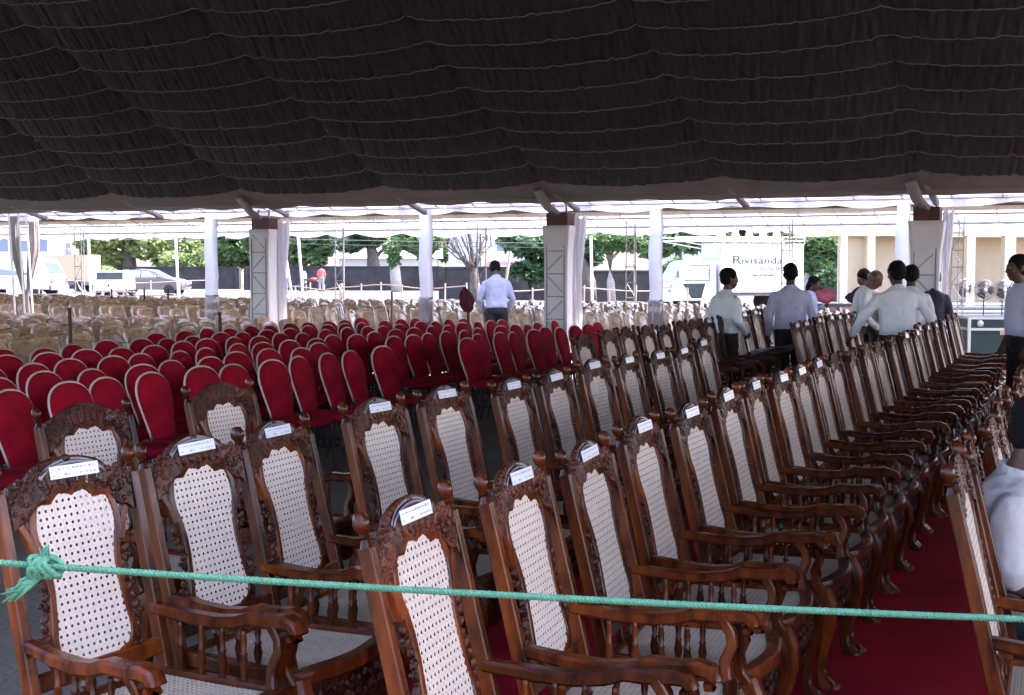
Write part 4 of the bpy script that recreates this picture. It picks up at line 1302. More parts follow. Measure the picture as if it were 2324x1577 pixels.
m = MB(); m.bbox((-2.05, -.96, .60), (1.25, .96, .715)); m.obj('chassis', 'bumper', tk)
for s in (-1, 1):
    for z in (.735, 2.50): MB().bbox((-2.06, s * .985 - .01, z - .02), (1.23, s * .985 + .01, z + .02)).obj('box_edge', 'aluminium', tk)
for x, y in ((2.3, .74), (2.3, -.74), (-1.2, .74), (-1.2, -.74)): wheel(tk, x, y, .36)
rk = []
for y in (-.92, .92):
    for z in (2.62, 2.74): MB().tube([(-2.1, y, z), (3.0, y, z)], .022, 6).obj('rack_rail', 'aluminium', tk)
for k in range(12):
    x = -2.1 + k * .463
    MB().tube([(x, -.92, 2.62), (x, .92, 2.62)], .016, 5).obj('rack_slat', 'aluminium', tk)
    if k % 3 == 0 and x < 1.2:
        for y in (-.92, .92): MB().tube([(x, y, 2.50), (x, y, 2.74)], .018, 5).obj('rack_leg', 'aluminium', tk)
for y in (-.92, .92): MB().tube([(1.0, y, 2.30), (2.9, y, 2.62)], .018, 5).obj('rack_leg', 'aluminium', tk)
for k in range(5):
    h = thing('horn_speaker', 'white loudspeaker horn on the truck roof rack, %s from the cab end' % ordinal(k + 1), 'loudspeaker', tk.matrix_basis @ Vector((0, 0, 0)), 0, 'horn speakers on the truck')
    bpy.context.view_layer.update()
    p = tk.matrix_world @ Vector((1.05 - k * .55, .55, 2.64))
    h.location = p; h.rotation_euler = (0, 0, tk.rotation_euler.z)
    MB().lathe([(.20, 0), (.205, .02), (.15, .12), (.12, .25), (.10, .34), (.085, .42), (.03, .45)], (0, 0, 0), (0, 0, 1), 14).obj('horn_bell', 'van_white', h, True)
    MB().lathe([(.075, 0), (.08, .03), (.07, .10), (.02, .12)], (0, 0, .44), (0, 0, 1), 12).obj('driver_unit', 'pole_white', h, True)
# lettering on the flank that faces the camera (local +y)
rotL = (PI / 2, 0, PI)
text('R', .42, (0.82, .984, 1.78), rotL, 'letter_green', tk, .004, 1.55)
text('ivisanda', .36, (0.44, .984, 1.78), rotL, 'letter_green', tk, .006, 1.45)
text('SOUND', .24, (-0.30, .984, 1.50), rotL, 'letter_grey', tk, .004, 1.45)
text('Narammala', .145, (0.05, .984, 1.33), rotL, 'letter_dark', tk, .004, 1.35)

# --- white minibus on the left, seen rear quarter
vb = thing('minibus', 'white minibus parked at far left with blue window band', 'van', GX(38, 70.0), R(180 - 12))
body = [(-2.4, .45), (-2.45, .95), (-2.32, 1.25), (-1.95, 1.95), (-1.7, 2.10), (2.3, 2.12), (2.42, 1.9), (2.45, .45)]
loft_body('body', 'van_white', vb, body, .88, .10)
for s in (-1, 1):
    for a, b in ((-1.45, -.35), (-.25, .95), (1.05, 2.2)):
        m = MB(); m.plate([(a, 1.18), (b, 1.18), (b, 1.62), (a + (.25 if a < -1 else 0), 1.62)], lambda p, q, o, s=s: Vector((p, s * (.872 - .09 * (q - 1.18) + o), q)), .012); m.obj('side_window', 'window_blue', vb)
for sy in (1, -1):
    for x in (-1.55, 1.5): wheel(vb, x, sy * .76, .33)
m = MB(); m.plate([(-.70, 1.26), (.70, 1.26), (.62, 1.85), (-.62, 1.85)], lambda p, q, o: Vector((-2.36 + (q - 1.2) * .56 - o, p, q)), .015); m.obj('windscreen', 'glass', vb)
m = MB(); m.bbox((-2.52, -.86, .42), (-2.36, .86, .66)); m.obj('bumper', 'bumper', vb)
for s in (-1, 1): MB().box((-2.45, s * .70, .90), (.05, .16, .26)).obj('lamp', 'tail_red', vb)
# --- tan covered lorry behind it
tl = thing('tan_lorry', 'small lorry with tan canvas box behind the minibus', 'truck', GX(160, 84.0), R(170))
MB().bbox((-1.6, -.85, .75), (1.5, .85, 2.35)).obj('canvas_box', 'tan_paint', tl)
m = loft_body('cab', 'bumper', tl, [(1.55, .4), (1.55, 1.75), (2.3, 1.75), (2.75, 1.05), (2.8, .4)], .8, .1)
for s in (-1, 1):
    m = MB(); m.plate([(1.7, 1.1), (2.55, 1.1), (2.25, 1.6), (1.7, 1.6)], lambda p, q, o, s=s: Vector((p, s * (.79 - .08 * (q - 1.1) + o), q)), .01); m.obj('side_window', 'glass', tl)
MB().bbox((-1.6, -.7, .45), (1.6, .7, .74)).obj('chassis', 'bumper', tl)
for x in (-.9, 2.1):
    for s in (-1, 1): wheel(tl, x, s * .7, .34)
# --- dark saloon
ca = thing('parked_car', 'dark grey-brown saloon car parked beyond the stakes on the left', 'car', GX(340, 75.0), R(-4))
prof = [(-2.15, .35), (-2.2, .75), (-2.1, .95), (-1.7, 1.02), (-1.15, 1.42), (-.5, 1.50), (.25, 1.44), (1.05, 1.02), (1.75, .90), (2.1, .74), (2.18, .50), (2.12, .32)]
loft_body('body', 'car_dark', ca, prof, .86, .22)
for s in (-1, 1):
    for pl in ([(-1.35, 1.04), (-.28, 1.04), (-.28, 1.40), (-.55, 1.41), (-1.05, 1.34)], [(-.20, 1.04), (.78, 1.04), (.20, 1.36), (-.20, 1.40)]):
        m = MB(); m.plate(pl, lambda p, q, o, s=s: Vector((p, s * (.858 - .30 * (q - 1.0) + o), q)), .012); m.obj('side_window', 'glass_pale', ca)
    MB().box((2.10, s * .62, .72), (.10, .32, .12)).obj('headlight', 'glass_pale', ca)
    MB().box((-2.14, s * .62, .82), (.08, .30, .14)).obj('tail_light', 'tail_red', ca)
    MB().box((.75, s * .95, 1.05), (.10, .16, .10)).obj('mirror', 'car_dark', ca)
    for x in (-1.35, 1.38): wheel(ca, x, s * .80, .32)
m = MB(); m.plate([(-.62, 0), (.62, 0), (.55, 1), (-.55, 1)], lambda p, q, o: Vector((1.0 - .72 * q + o * .5, p, 1.06 + .37 * q + o)), .012); m.obj('windscreen', 'glass', ca)
m = MB(); m.plate([(-.60, 0), (.60, 0), (.52, 1), (-.52, 1)], lambda p, q, o: Vector((-1.66 + .5 * q - o * .5, p, 1.05 + .35 * q + o)), .012); m.obj('rear_window', 'glass', ca)
# --- small white-backed pickup between
pk = thing('white_pickup', 'small dark vehicle with white tailgate left of the dark saloon', 'pickup', GX(262, 66.0), R(-84))
loft_body('body', 'bumper', pk, [(-1.6, .45), (-1.6, 1.35), (-1.3, 1.45), (.9, 1.45), (1.5, .95), (1.9, .85), (1.9, .45)], .72, .1)
MB().bbox((1.905, -.70, .50), (1.94, .70, .98)).obj('tailgate', 'van_white', pk)
MB().box((1.95, .02, .74), (.02, .10, .12)).obj('emblem', 'letter_dark', pk)
MB().bbox((1.50, -.62, 1.02), (1.56, .62, 1.36)).obj('rear_window', 'glass', pk)
for x in (-1.0, 1.2):
    for s in (-1, 1): wheel(pk, x, s * .62, .30)

# ------------------------------------------------------------------ buildings
def windows(parent, rects, y, mt='window_blue', depth=.05, frame='house_white'):
    for (x0, x1, z0, z1) in rects:
        w = MB().bbox((x0, y - .02, z0), (x1, y + depth, z1)).obj('window', mt, parent)
        f = MB()
        for a, b, c_, d in ((x0 - .06, x1 + .06, z1, z1 + .07), (x0 - .06, x1 + .06, z0 - .07, z0), (x0 - .06, x0, z0, z1), (x1, x1 + .06, z0, z1), ((x0 + x1) / 2 - .025, (x0 + x1) / 2 + .025, z0, z1)):
            f.bbox((a, y - .06, c_), (b, y + .0, d))
        f.obj('frame', frame, w)
# pale yellow hall on the right
bl = thing('yellow_hall', 'pale yellow single-storey hall with pillars and a dark doorway', 'building', GX(1905, 40.0), 0)
sx = 40.0 / FPX
L = lambda px: (px - 1905) * sx
ZB = CAM_H + (YH - 536) * sx
def part(nm, mt, x0, x1, y0, y1, z0, z1): return MB().bbox((L(x0), y0, z0), (L(x1), y1, z1)).obj(nm, mt, bl)
part('floor_slab', 'red_floor', 1895, 2600, -.6, 5, 0.0, .45)
part('back_wall', 'yellow_wall', 1960, 2600, 1.2, 1.4, .45, ZB)
part('roof_beam', 'cream_wall', 1880, 2600, -.15, .25, ZB, ZB + .42)
part('ceiling_slab', 'cream_wall', 1880, 2600, .25, 5, ZB + .10, ZB + .35)
part('roof_eave', 'roof_brown', 1780, 2620, -.9, 5.2, ZB + .52, ZB + .68)
part('gable_fascia', 'cream_wall', 1815, 1880, -.12, .2, ZB - .02, ZB + .40)
for x0, x1 in ((1905, 1921), (1966, 1983), (2190, 2209), (2276, 2300), (2420, 2440)): part('pillar', 'cream_wall', x0, x1, -.14, .24, .45, ZB - .002)
part('end_wall', 'yellow_wall', 1921, 1966, .3, .5, .45, ZB - .004)
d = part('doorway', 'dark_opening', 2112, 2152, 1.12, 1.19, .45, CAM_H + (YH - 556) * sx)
MB().bbox((L(2109), 1.08, .45), (L(2112), 1.19, 2.40)).obj('door_jamb', 'roof_brown', d)
MB().bbox((L(2163), 1.13, 1.75), (L(2171), 1.19, 2.05)).obj('meter_box', 'slate_paint', bl)
MB().tube([(L(2176), .9, .45), (L(2176), .9, ZB)], .03, 6).obj('downpipe', 'bamboo', bl)
for k in range(7):                                            # bench steps before it
    part('step_edge', 'slate_paint' if k % 2 else 'aluminium', 2125, 2420, -1.0 - .32 * k, -.72 - .32 * k, max(.02, .62 - .10 * k - .06), .62 - .10 * k)
# houses beyond the wall
def house(name, label, x0, x1, ytop, Y, mt, rm, rects, depth=6, roof=.9, zb=0.0, base=None):
    s = Y / FPX
    h = thing(name, label, 'house', GX((x0 + x1) / 2, Y), 0)
    w = (x1 - x0) * s; z1 = CAM_H + (YH - ytop) * s
    MB().bbox((-w / 2, 0, zb), (w / 2, depth, z1)).obj('wall', mt, h)
    if base: MB().bbox((-w / 2 - .02, -.03, 0), (w / 2 + .02, .0, z1 * base[1])).obj('lower_wall', base[0], h)
    m = MB()
    m.plate([(-.5, z1), (depth + .5, z1), (depth / 2, z1 + roof)], lambda p, q, o: Vector((-w / 2 - .4 + o, p, q)), w + .8)
    m.obj('roof', rm, h)
    windows(h, [((a - .5) * w, (b - .5) * w, c_ * z1, d * z1) for a, b, c_, d in rects], 0)
    return h
house('white_house', 'white house with blue window bands behind the minibus', -60, 118, 520, 96, 'house_white', 'roof_grey', [(.1, .45, .62, .9), (.55, .95, .62, .9), (.55, .95, .2, .5)])
house('blue_house', 'pale blue house wall behind the bare tree', 1018, 1090, 500, 102, 'house_blue', 'roof_grey', [(.1, .3, .5, .75)])
house('pink_house', 'two-tone white and pink house right of the bare tree', 1106, 1216, 520, 100, 'house_white', 'roof_brown', [(.15, .4, .14, .36), (.6, .85, .14, .36), (.2, .5, .62, .85)], base=('house_pink', .45))
house('grey_roof_shed', 'low shed with long light grey roof beyond the dark garden wall', 770, 985, 586, 97, 'house_white', 'roof_grey', [(.3, .4, .2, .7), (.6, .7, .2, .7)], roof=1.6)
house('pale_house', 'pale house half hidden by shrubs left of the truck', 1490, 1580, 560, 90, 'house_blue', 'roof_grey', [(.55, .8, .3, .7)])
# dark boundary wall, coping and piers
def bwall(label, xa, xb, Ya, Yb, hgt):
    a, b = GX(xa, Ya), GX(xb, Yb)
    ln_ = (b - a).length
    w = thing('garden_wall', label, 'wall', a, math.atan2(b.y - a.y, b.x - a.x), 'dark garden walls')
    m = MB(); m.grid(int(ln_) + 2, 4, lambda p, q: Vector((ln_ * p, -.1 + .02 * noise.noise(Vector((p * ln_, q * 3, 0))), hgt * q)))
    m.bbox((0, -.07, 0), (ln_, .1, hgt))
    m.obj('wall_face', 'wall_dark', w)
    MB().bbox((-.02, -.16, hgt), (ln_ + .02, .16, hgt + .09)).obj('coping', 'wall_dark', w)
    n = max(1, int(ln_ / 4.5))
    for k in range(n + 1): MB().bbox((k * ln_ / n - .16, -.2, 0), (k * ln_ / n + .16, .2, hgt + .02)).obj('pier', 'wall_dark', w)
bwall('dark garden wall left of the middle column, behind the walkers', 560, 1000, 90, 88, 1.55)
bwall('dark garden wall behind the bending man', 1005, 1330, 66, 64, 1.55)
bwall('dark garden wall between middle column and truck', 1335, 1560, 60, 60, 1.4)
bwall('low dark wall behind the parked saloon on the left', 150, 540, 96, 94, 1.5)
bwall('low dark wall right of the truck', 1800, 1960, 62, 62, 1.3)

# bamboo rail fences in the yard
def fence(label, xa, xb, Y, n, h, rails, ya=None):
    a, b = GX(xa, Y), GX(xb, ya if ya else Y)
    f = thing('bamboo_fence', label, 'fence', a, 0, 'bamboo rail fences in the yard')
    d = b - a
    for k in range(n):
        p = d * (k / (n - 1))
        MB().tube([(p.x, p.y, 0), (p.x + .03 * math.sin(k * 3), p.y, h * random.uniform(.92, 1.1))], .034, 6).obj('post', 'bamboo', f)
    for z in rails:
        MB().tube([Vector((d.x * t, d.y * t, z + .06 * math.sin(t * 9 + z * 5))) for t in [i / 14 for i in range(15)]], .022, 6).obj('rail', 'bamboo', f)
fence('bamboo rail fence before the garden wall, left of the bending man', 775, 1060, 50, 7, 1.05, (.45, .95), 46)
fence('bamboo rail fence behind the bending man, right part', 1150, 1560, 46, 8, 0.95, (.40, .88))
fence('bamboo rail fence before the far walkers', 606, 770, 52, 6, 1.0, (.35, .85), 50)
fence('pale rail fence before the parked vehicles on the left', -40, 470, 58, 9, 1.05, (.5, 1.0))
def leaning_pole(x0, y0, x1, y1, Y, label, mt='pole_white', r=.045):
    a, b = AT(x0, y0, Y), AT(x1, y1, Y)
    o = MB().tube([(0, 0, 0), (b.x - a.x, 0, b.z)], r, 7).obj('slim_pole', mt); o.location = (a.x, a.y, 0)
    tag(o, label, 'pole', 'slim poles standing in the yard')
leaning_pole(672, 690, 640, 528, 40, 'thin white pole leaning left of the red-shirted walker')
leaning_pole(692, 690, 676, 528, 40, 'second thin leaning white pole beside the red-shirted walker')
leaning_pole(625, 690, 622, 528, 40, 'thin white pole right of the left wrapped column')
leaning_pole(407, 690, 398, 528, 44, 'thin white pole before the parked dark saloon')
leaning_pole(208, 690, 200, 530, 44, 'thin white pole right of the left lattice mast')
leaning_pole(1345, 690, 1341, 535, 42, 'white pole right of the middle column')
leaning_pole(1135, 690, 1158, 570, 40, 'rusty leaning pole behind the bending man', 'bamboo')
leaning_pole(1905 / 1.0, 690, 1904, 560, 39.2, 'pale conduit pole at the left end of the yellow hall', 'bamboo', .03)
def wire(label, pts, r=.012):
    o = MB().tube([AT(*p) for p in pts], r, 5).obj('wire', 'wire_grey')
    tag(o, label, 'wire', 'wires strung across the yard')
wire('thin wire across the yard left of the middle column, upper one', [(600, 541, 48), (800, 545, 48), (1000, 549, 48), (1240, 552, 48)])
wire('thin wire across the yard left of the middle column, lower one', [(600, 551, 48), (800, 556, 48), (1000, 558, 48), (1240, 562, 48)])
wire('thin wire across the yard before the parked saloon', [(130, 543, 48), (300, 544, 48), (470, 545, 48)])

# ------------------------------------------------------------------ trees and shrubs
def leaf_cloud(m, c, r, n, size, rnd, flat=.8):
    c = Vector(c)
    vs, fs = [], []
    for i in range(n):
        while True:
            p = Vector((rnd.uniform(-1, 1), rnd.uniform(-1, 1), rnd.uniform(-1, 1)))
            if .12 < p.length < 1: break
        p = p.normalized() * p.length ** .45
        if noise.noise(Vector((p.x * 2.2 + c.x, p.y * 2.2 + c.y, p.z * 2.2 + c.z))) < -.12: continue
        q = c + Vector((p.x * r[0], p.y * r[1], p.z * r[2]))
        a = Vector((rnd.gauss(0, 1), rnd.gauss(0, 1), rnd.gauss(0, .6))).normalized()
        b = a.cross(Vector((rnd.gauss(0, 1), rnd.gauss(0, 1), rnd.gauss(0, 1)))).normalized()
        s = size * rnd.uniform(.6, 1.4)
        o = len(m.v) + len(vs)
        k = len(vs)
        vs += [q - a * s, q + b * s * .45, q + a * s, q - b * s * .45]
        fs.append((k, k + 1, k + 2, k + 3))
    m.add(vs, fs)
def tree(name, label, x, Y, blobs, trunk, mt='leaf', bark='bark', size=.28, dens=1.0, limbs=(), seed=1, group='trees beyond the canopy'):
    rnd = random.Random(seed)
    base = AT(trunk[0][0], YH, Y); base.z = 0
    t = thing(name, label, 'tree', base, 0, group)
    loc = lambda px, py, dy=0: AT(px, py, Y) + Vector((0, dy, 0)) - base
    pts = [Vector((0, 0, 0))] + [loc(a, b) for a, b, r in trunk[1:]]
    MB().tube(pts, [q[2] for q in trunk], 9).obj('trunk', bark, t, True)
    for k, lb in enumerate(limbs):
        pp = [loc(a, b, dy) for a, b, dy in lb[:-1]]
        r = lb[-1]
        MB().tube(pp, [r * (1 - .75 * i / (len(pp) - 1)) for i in range(len(pp))], 7).obj('limb', bark, t, True)
    s = Y / FPX
    m = MB()
    for (px, py, rx, ry) in blobs:
        c = loc(px, py, rnd.uniform(-1, 1) * rx * s * .5)
        leaf_cloud(m, c, (rx * s, rx * s * .8, ry * s), int(dens * 900 * (rx * ry) / 1500 + 200), size, rnd)
    if blobs: m.obj('crown', mt, t, False, False)
    return t
tree('shade_tree', 'pale sunlit tree with thick trunk behind the parked saloon', 293, 100, [(230, 540, 60, 34), (350, 555, 60, 36), (290, 510, 80, 30), (420, 560, 40, 36), (250, 585, 36, 24), (395, 595, 46, 20)],
     [(293, 0, .62), (293, 610, .58), (290, 560, .5), (288, 520, .42)], 'leaf_pale', 'bark', .30, 1.0, [[(290, 560, 0), (330, 530, 0), (370, 510, 0), .22], [(290, 560, 0), (250, 530, 0), (215, 515, 0), .22]], 3)
tree('leafy_tree', 'green tree behind the tan lorry on the left', 150, 108, [(150, 555, 50, 40), (190, 580, 36, 34), (120, 530, 40, 30), (110, 590, 24, 30)], [(155, 0, .3), (155, 600, .26), (155, 560, .2)], 'leaf', 'bark', .32, 1, (), 4)
tree('leafy_tree', 'big green tree behind the far walkers', 650, 106, [(600, 545, 50, 36), (660, 540, 60, 40), (720, 550, 50, 34), (610, 590, 40, 26), (690, 590, 50, 24), (760, 530, 50, 28)], [(660, 0, .4), (660, 600, .35), (655, 560, .25)], 'leaf', 'bark', .32, 1.1, (), 5)
tree('spreading_tree', 'dark spreading tree with forked trunk above the garden wall', 848, 93, [(800, 530, 44, 26), (860, 522, 50, 24), (900, 535, 40, 22), (930, 520, 40, 24), (790, 556, 34, 16), (840, 548, 30, 14)],
     [(852, 0, .55), (848, 610, .48), (845, 575, .40), (838, 545, .3)], 'leaf_dark', 'bark', .30, 1.3, [[(847, 590, 0), (865, 570, 0), (895, 553, 0), .2], [(843, 560, 0), (815, 545, 0), .18]], 6)
tree('vine_tree', 'light green vine-covered tree left of the second white post', 898, 84, [(890, 560, 20, 18), (895, 590, 12, 24), (930, 545, 36, 26), (960, 560, 24, 30), (985, 545, 20, 24)], [(900, 0, .36), (897, 620, .34), (893, 575, .28), (890, 545, .2)], 'leaf', 'bark_pale', .24, 1.2, (), 7)
# bare branched tree
rb = random.Random(11)
bt_limbs = []
for k in range(22):
    x1 = 1000 + 110 * k / 21 + rb.uniform(-8, 8)
    bt_limbs.append([(1076 + rb.uniform(-4, 4), 630 - rb.uniform(0, 34), 0), ((1076 + x1) / 2 + rb.uniform(-4, 6), 585 + rb.uniform(-8, 10), rb.uniform(-1, 1)), (x1 + rb.uniform(-5, 5), 545 + rb.uniform(-8, 14), rb.uniform(-1.5, 1.5)), (x1 - 6 + rb.uniform(-6, 6), 505, rb.uniform(-2, 2)), .055])
tree('bare_tree', 'dark bare-branched tree left of the bending man', 1076, 59, [], [(1082, 0, .30), (1078, 650, .24), (1075, 610, .15), (1070, 560, .08), (1066, 510, .04)], 'leaf', 'bark', .2, 1, bt_limbs, 8)
tree('broadleaf_tree', 'dark broad-leaved tree left of the middle column', 1200, 52, [(1195, 560, 30, 18), (1225, 575, 28, 22), (1190, 615, 28, 16), (1225, 620, 26, 18), (1160, 545, 24, 14), (1240, 550, 30, 18)], [(1204, 0, .12), (1203, 640, .10), (1205, 560, .07)], 'leaf_dark', 'bark', .30, 1.0, (), 9)
tree('pale_trunk_tree', 'small tree with pale trunk right of the middle column', 1388, 50, [(1370, 545, 36, 16), (1410, 548, 36, 16), (1340, 552, 26, 14), (1390, 560, 30, 10), (1440, 556, 30, 14)], [(1390, 0, .17), (1386, 640, .15), (1384, 585, .13), (1388, 550, .09)], 'leaf', 'bark_pale', .22, 1.2, [[(1385, 590, 0), (1410, 565, 0), (1425, 552, 0), .07]], 10)
tree('dark_tree', 'dark gnarled tree hugging the right side of the middle column', 1330, 56, [(1345, 575, 22, 26), (1330, 545, 24, 20)], [(1338, 0, .35), (1335, 640, .33), (1322, 590, .26), (1330, 550, .2)], 'leaf_dark', 'bark', .24, .8, (), 12)
tree('leafy_tree', 'green tree behind the left of the truck', 1540, 84, [(1530, 545, 40, 26), (1575, 555, 30, 20), (1500, 560, 30, 24), (1560, 530, 40, 20), (1470, 560, 30, 26)], [(1540, 0, .3), (1540, 600, .26), (1540, 560, .2)], 'leaf', 'bark', .28, 1, (), 13)
tree('leafy_tree', 'green tree with slanting pale trunk right of the truck', 1835, 60, [(1850, 550, 40, 22), (1885, 570, 30, 26), (1850, 600, 30, 22), (1890, 600, 20, 22), (1830, 560, 30, 20)], [(1820, 0, .24), (1832, 640, .22), (1845, 590, .19), (1856, 545, .16)], 'leaf', 'bark_pale', .26, .9, (), 14)
tree('backdrop_tree', 'tall dark green tree far behind the middle column', 1290, 118, [(1270, 530, 70, 40), (1200, 540, 60, 40), (1350, 540, 60, 44), (1310, 580, 60, 30)], [(1290, 0, .4), (1290, 600, .3), (1290, 560, .2)], 'leaf_dark', 'bark', .40, .9, (), 15)
tree('backdrop_tree', 'tall green tree far behind the second white post', 1000, 120, [(980, 530, 50, 40), (930, 545, 50, 40), (1020, 560, 40, 34)], [(980, 0, .4), (980, 600, .3), (980, 560, .2)], 'leaf', 'bark', .40, .9, (), 16)
tree('backdrop_tree', 'tall tree far behind the left wrapped column', 520, 116, [(480, 550, 50, 44), (540, 550, 50, 44), (580, 590, 40, 30), (500, 600, 50, 26)], [(520, 0, .4), (520, 600, .3), (520, 560, .2)], 'leaf', 'bark', .40, .9, (), 17)
tree('backdrop_tree', 'tall tree far behind the truck', 1700, 118, [(1640, 540, 60, 40), (1720, 540, 60, 40), (1790, 550, 60, 44)], [(1700, 0, .4), (1700, 600, .3), (1700, 560, .2)], 'leaf', 'bark', .40, .9, (), 18)
tree('backdrop_tree', 'tall tree far behind the yellow hall', 1960, 118, [(1880, 550, 50, 40), (1960, 540, 60, 44), (2050, 550, 60, 44)], [(1960, 0, .4), (1960, 600, .3), (1960, 560, .2)], 'leaf', 'bark', .40, .8, (), 19)
tree('backdrop_tree', 'tall tree far behind the grey-roofed shed', 790, 122, [(740, 540, 50, 40), (820, 540, 60, 40), (870, 560, 50, 34)], [(790, 0, .4), (790, 600, .3), (790, 560, .2)], 'leaf_dark', 'bark', .40, .9, (), 21)
def shrub(label, x, Y, blobs, mt='leaf', seed=1, size=.16):
    rnd = random.Random(seed)
    base = GX(x, Y)
    t = thing('shrub', label, 'shrub', base, 0, 'shrubs in the yard')
    for k in range(5):
        MB().tube([(rnd.uniform(-.1, .1), rnd.uniform(-.1, .1), 0), (rnd.uniform(-.5, .5), rnd.uniform(-.3, .3), 1.2)], [.03, .012], 5).obj('stem', 'bark', t)
    s = Y / FPX; m = MB()
    for px, py, rx, ry in blobs:
        leaf_cloud(m, AT(px, py, Y) - base, (rx * s, rx * s, ry * s), int(700 * rx * ry / 700 + 150), size, rnd)
    m.obj('foliage', mt, t, False, False)
shrub('grassy green shrub left of the truck cab', 1522, 56, [(1515, 625, 16, 26), (1535, 610, 20, 24), (1525, 660, 20, 24), (1545, 650, 14, 26)], 'leaf', 31)
shrub('low green shrub right of the truck', 1870, 58, [(1862, 640, 18, 20), (1885, 630, 18, 20)], 'leaf_dark', 32)
shrub('pale leafy shrub behind the parked pickup', 270, 94, [(240, 620, 26, 16), (200, 620, 26, 16), (290, 625, 20, 12)], 'leaf_pale', 33, .22)
shrub('pale leafy shrub right of the parked saloon', 440, 96, [(430, 600, 30, 24), (390, 590, 30, 20), (460, 590, 20, 26)], 'leaf_pale', 34, .22)

# ------------------------------------------------------------------ motorbike by the walkers (small, far)
mb = thing('motorbike', 'dark parked motorbike between the far walkers', 'motorbike', GX(705, 85.5), R(20))
for x in (-.62, .62):
    w = MB().lathe([(.22, -.05), (.30, -.05), (.31, 0), (.30, .05), (.22, .05)], (x, 0, .31), (0, 1, 0), 14).obj('wheel', 'tyre', mb, True)
    MB().lathe([(.21, -.02), (.03, -.04), (.03, .04), (.21, .02)], (x, 0, .31), (0, 1, 0), 10).obj('rim', 'rim', w)
MB().tube([(-.62, 0, .31), (-.2, 0, .55), (.35, 0, .72), (.5, 0, .65), (.62, 0, .31)], .035, 6).obj('frame', 'dark_metal', mb)
MB().ell((.18, 0, .78), (.28, .13, .13), None, 10, 6).obj('tank', 'tail_red', mb, True)
MB().box((-.32, 0, .76), (.6, .22, .10)).obj('saddle', 'tyre', mb)
MB().tube([(.48, -.32, 1.0), (.45, 0, .92), (.48, .32, 1.0)], .02, 6).obj('handlebar', 'dark_metal', mb)
MB().box((0, 0, .42), (.4, .24, .26)).obj('engine', 'dark_metal', mb)

# ------------------------------------------------------------------ pedestal fans, flight case and small things at right
def fan(x, y, Y, yaw, label):
    p = AT(x, y, Y)
    f = thing('pedestal_fan', label, 'fan', (p.x, p.y, 0), yaw, 'pedestal fans before the hall')
    z = p.z
    MB().lathe([(.20, 0), (.21, .02), (.12, .05), (.03, .07)], (0, 0, 0), (0, 0, 1), 14).obj('base', 'fan_black', f, True)
    MB().tube([(0, 0, .05), (0, 0, z - .1)], .017, 7).obj('stand', 'fan_black', f)
    MB().lathe([(.05, -.16), (.085, -.14), (.09, -.02), (.06, .02)], (0, 0, z), (1, 0, 0), 12).obj('motor', 'fan_black', f, True)
    b = MB()
    for k in range(3):
        a0 = 2 * PI * k / 3
        b.grid(5, 5, lambda q, w, a0=a0: Vector((.06 + .05 * (w - .5), (.05 + .17 * q) * math.cos(a0 + (w - .5) * 1.2), z + (.05 + .17 * q) * math.sin(a0 + (w - .5) * 1.2))))
    b.obj('blade', 'fan_black', f, True)
    gr = MB()
    for xx, rr in ((.0, .25), (.12, .25), (.06, .262), (-.01, .17), (.14, .17), (.15, .09)):
        gr.tube([(xx, rr * math.cos(a), z + rr * math.sin(a)) for a in [2 * PI * i / 24 for i in range(24)]], .005, 4, (1, 0, 0), True)
    for k in range(20):
        a = 2 * PI * k / 20
        c_, s_ = math.cos(a), math.sin(a)
        gr.tube([(.15, .05 * c_, z + .05 * s_), (.14, .17 * c_, z + .17 * s_), (.06, .262 * c_, z + .262 * s_), (-.01, .17 * c_, z + .17 * s_), (-.01, .07 * c_, z + .07 * s_)], .0035, 4)
    gr.obj('grille', 'wire_grey', f)
    MB().lathe([(.05, 0), (.045, .01), (.01, .014)], (.152, 0, z), (1, 0, 0), 12).obj('hub_cap', 'aluminium', f, True)
fan(2186, 655, 35, R(-70), 'black pedestal fan beside the dark navy shirt')
fan(2233, 658, 34, R(-95), 'black pedestal fan, second from the left in front of the hall')
fan(2275, 658, 34, R(-85), 'black pedestal fan, third from the left in front of the hall')
fan(2316, 655, 34, R(-110), 'black pedestal fan beside the man at the right edge')
pc = AT(2205, 722, 19.0)
fc = thing('flight_case', 'dark green flight case with silver edges behind the far cane chairs', 'case', (pc.x + .45, pc.y + .3, 0), R(-4))
zc = pc.z
MB().bbox((-.45, -.3, .08), (.45, .3, zc)).obj('body', 'teal_paint', fc)
for x in (-.45, .45):
    for y in (-.3, .3): MB().bbox((x - .02, y - .02, .07), (x + .02, y + .02, zc + .01)).obj('edge_strip', 'aluminium', fc)
for z in (.09, zc - .16, zc):
    for y in (-.305, .305): MB().bbox((-.47, y - .012, z - .018), (.47, y + .012, z + .018)).obj('edge_strip', 'aluminium', fc)
    for x in (-.455, .455): MB().bbox((x - .012, -.31, z - .018), (x + .012, .31, z + .018)).obj('edge_strip', 'aluminium', fc)
MB().bbox((-.02, -.322, zc - .24), (.30, -.318, zc - .18)).obj('sticker', 'case_label', fc)
MB().ell((-.3, -.32, zc - .08), (.05, .012, .05), None, 10, 6).obj('butterfly_latch', 'aluminium', fc, True)
for x in (-.36, .36):
    for y in (-.22, .22): MB().lathe([(.045, -.02), (.05, 0), (.045, .02)], (x, y, .05), (0, 1, 0), 12).obj('castor', 'tyre', fc)
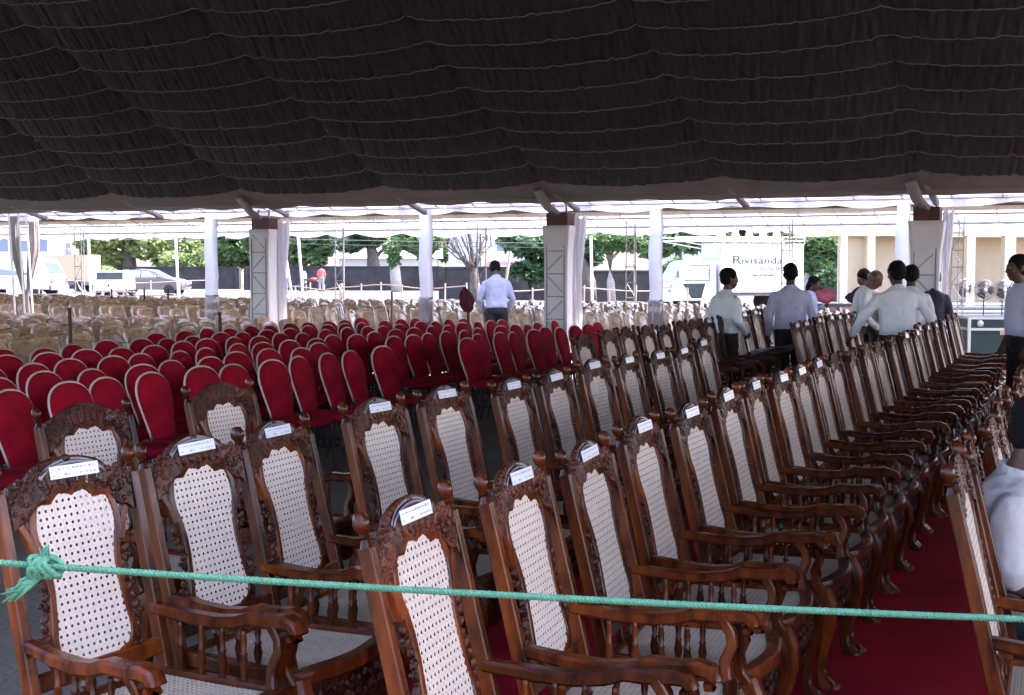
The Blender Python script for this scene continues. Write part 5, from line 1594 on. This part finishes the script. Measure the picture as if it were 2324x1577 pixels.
# maroon cloth on a pole in front of the bending man
pm = AT(1061, 690, 16.8)
mc = thing('cloth_topped_pole', 'pole with a bunched maroon cloth on top, left of the bending man', 'pole', (pm.x, pm.y, 0), 0)
MB().tube([(0, 0, 0), (.01, 0, pm.z)], .018, 7).obj('pole', 'stake', mc)
m = MB()
def mcf(a, b):
    an = a * 2 * PI
    r = np.interp(b, [0, .1, .35, .7, 1], [.035, .06, .085, .075, .01]) * (1 + .22 * math.sin(an * 5 + b * 4) + .2 * noise.noise(Vector((math.cos(an) * 2, math.sin(an) * 2, b * 5))))
    return Vector((r * math.cos(an) - .035 * b, r * math.sin(an), pm.z - .10 + .32 * b))
m.grid(40, 18, mcf); m.obj('maroon_cloth', 'maroon_cloth', mc, True)
# pink cloth heap and grey jacket
def heap(name, label, cat, c, r, mt, sd):
    m = MB(); m.ell((0, 0, 0), r, None, 24, 14)
    m.v = [tuple(Vector(p) * (1 + .35 * noise.noise(Vector(p) * 6 + Vector((sd, 0, 0))) + .12 * noise.noise(Vector(p) * 18))) for p in m.v]
    o = m.obj(name, mt, None, True); o.location = c
    return tag(o, label, cat)
pp_ = AT(1872, 668, 22.5)
tb = thing('folding_table', 'folding table holding a pink cloth heap behind the gold chairs', 'table', (pp_.x + .5, pp_.y, 0), 0)
zt_ = pp_.z - .17
MB().bbox((-1.0, -.35, zt_ - .04), (1.2, .35, zt_)).obj('table_top', 'bumper', tb)
for x in (-.9, 1.1):
    for y in (-.3, .3): MB().tube([(x, y, 0), (x, y, zt_ - .04)], .02, 6).obj('leg', 'steel', tb)
heap('pink_cloth', 'heap of pink-red cloth on the table right of the lavender shirt', 'cloth', (pp_.x, pp_.y, pp_.z - .02), (.17, .14, .12), 'pink_cloth', 4)
heap('dark_bundle', 'dark bundle with a pale patch on the table beside the pink cloth', 'bag', (pp_.x + .62, pp_.y, pp_.z - .03), (.26, .18, .14), 'shirt_navy', 9)
# grey folder lying across the arms of a chair in the third row
gv = chairs[2][2][11]
q = W(UC + TOPX + .12, gv - .02, .69)
m = MB()
m.grid(12, 9, lambda a, b: Vector((-.26 + .52 * a, -.20 + .40 * b, .02 + .05 * math.sin(a * PI) * (1 - b) + .012 * noise.noise(Vector((a * 4, b * 4, 0))))))
m.grid(12, 9, lambda a, b: Vector((-.26 + .52 * a, -.20 + .40 * b, .0 + .008 * noise.noise(Vector((a * 4, b * 4, 3))))))
o = m.obj('folded_jacket', 'grey_bag', None, True, False)
o.location = q; o.rotation_euler = (R(8), R(-12), -TH + R(10))
tag(o, 'folded grey jacket lying across the arms of a cane armchair', 'jacket')
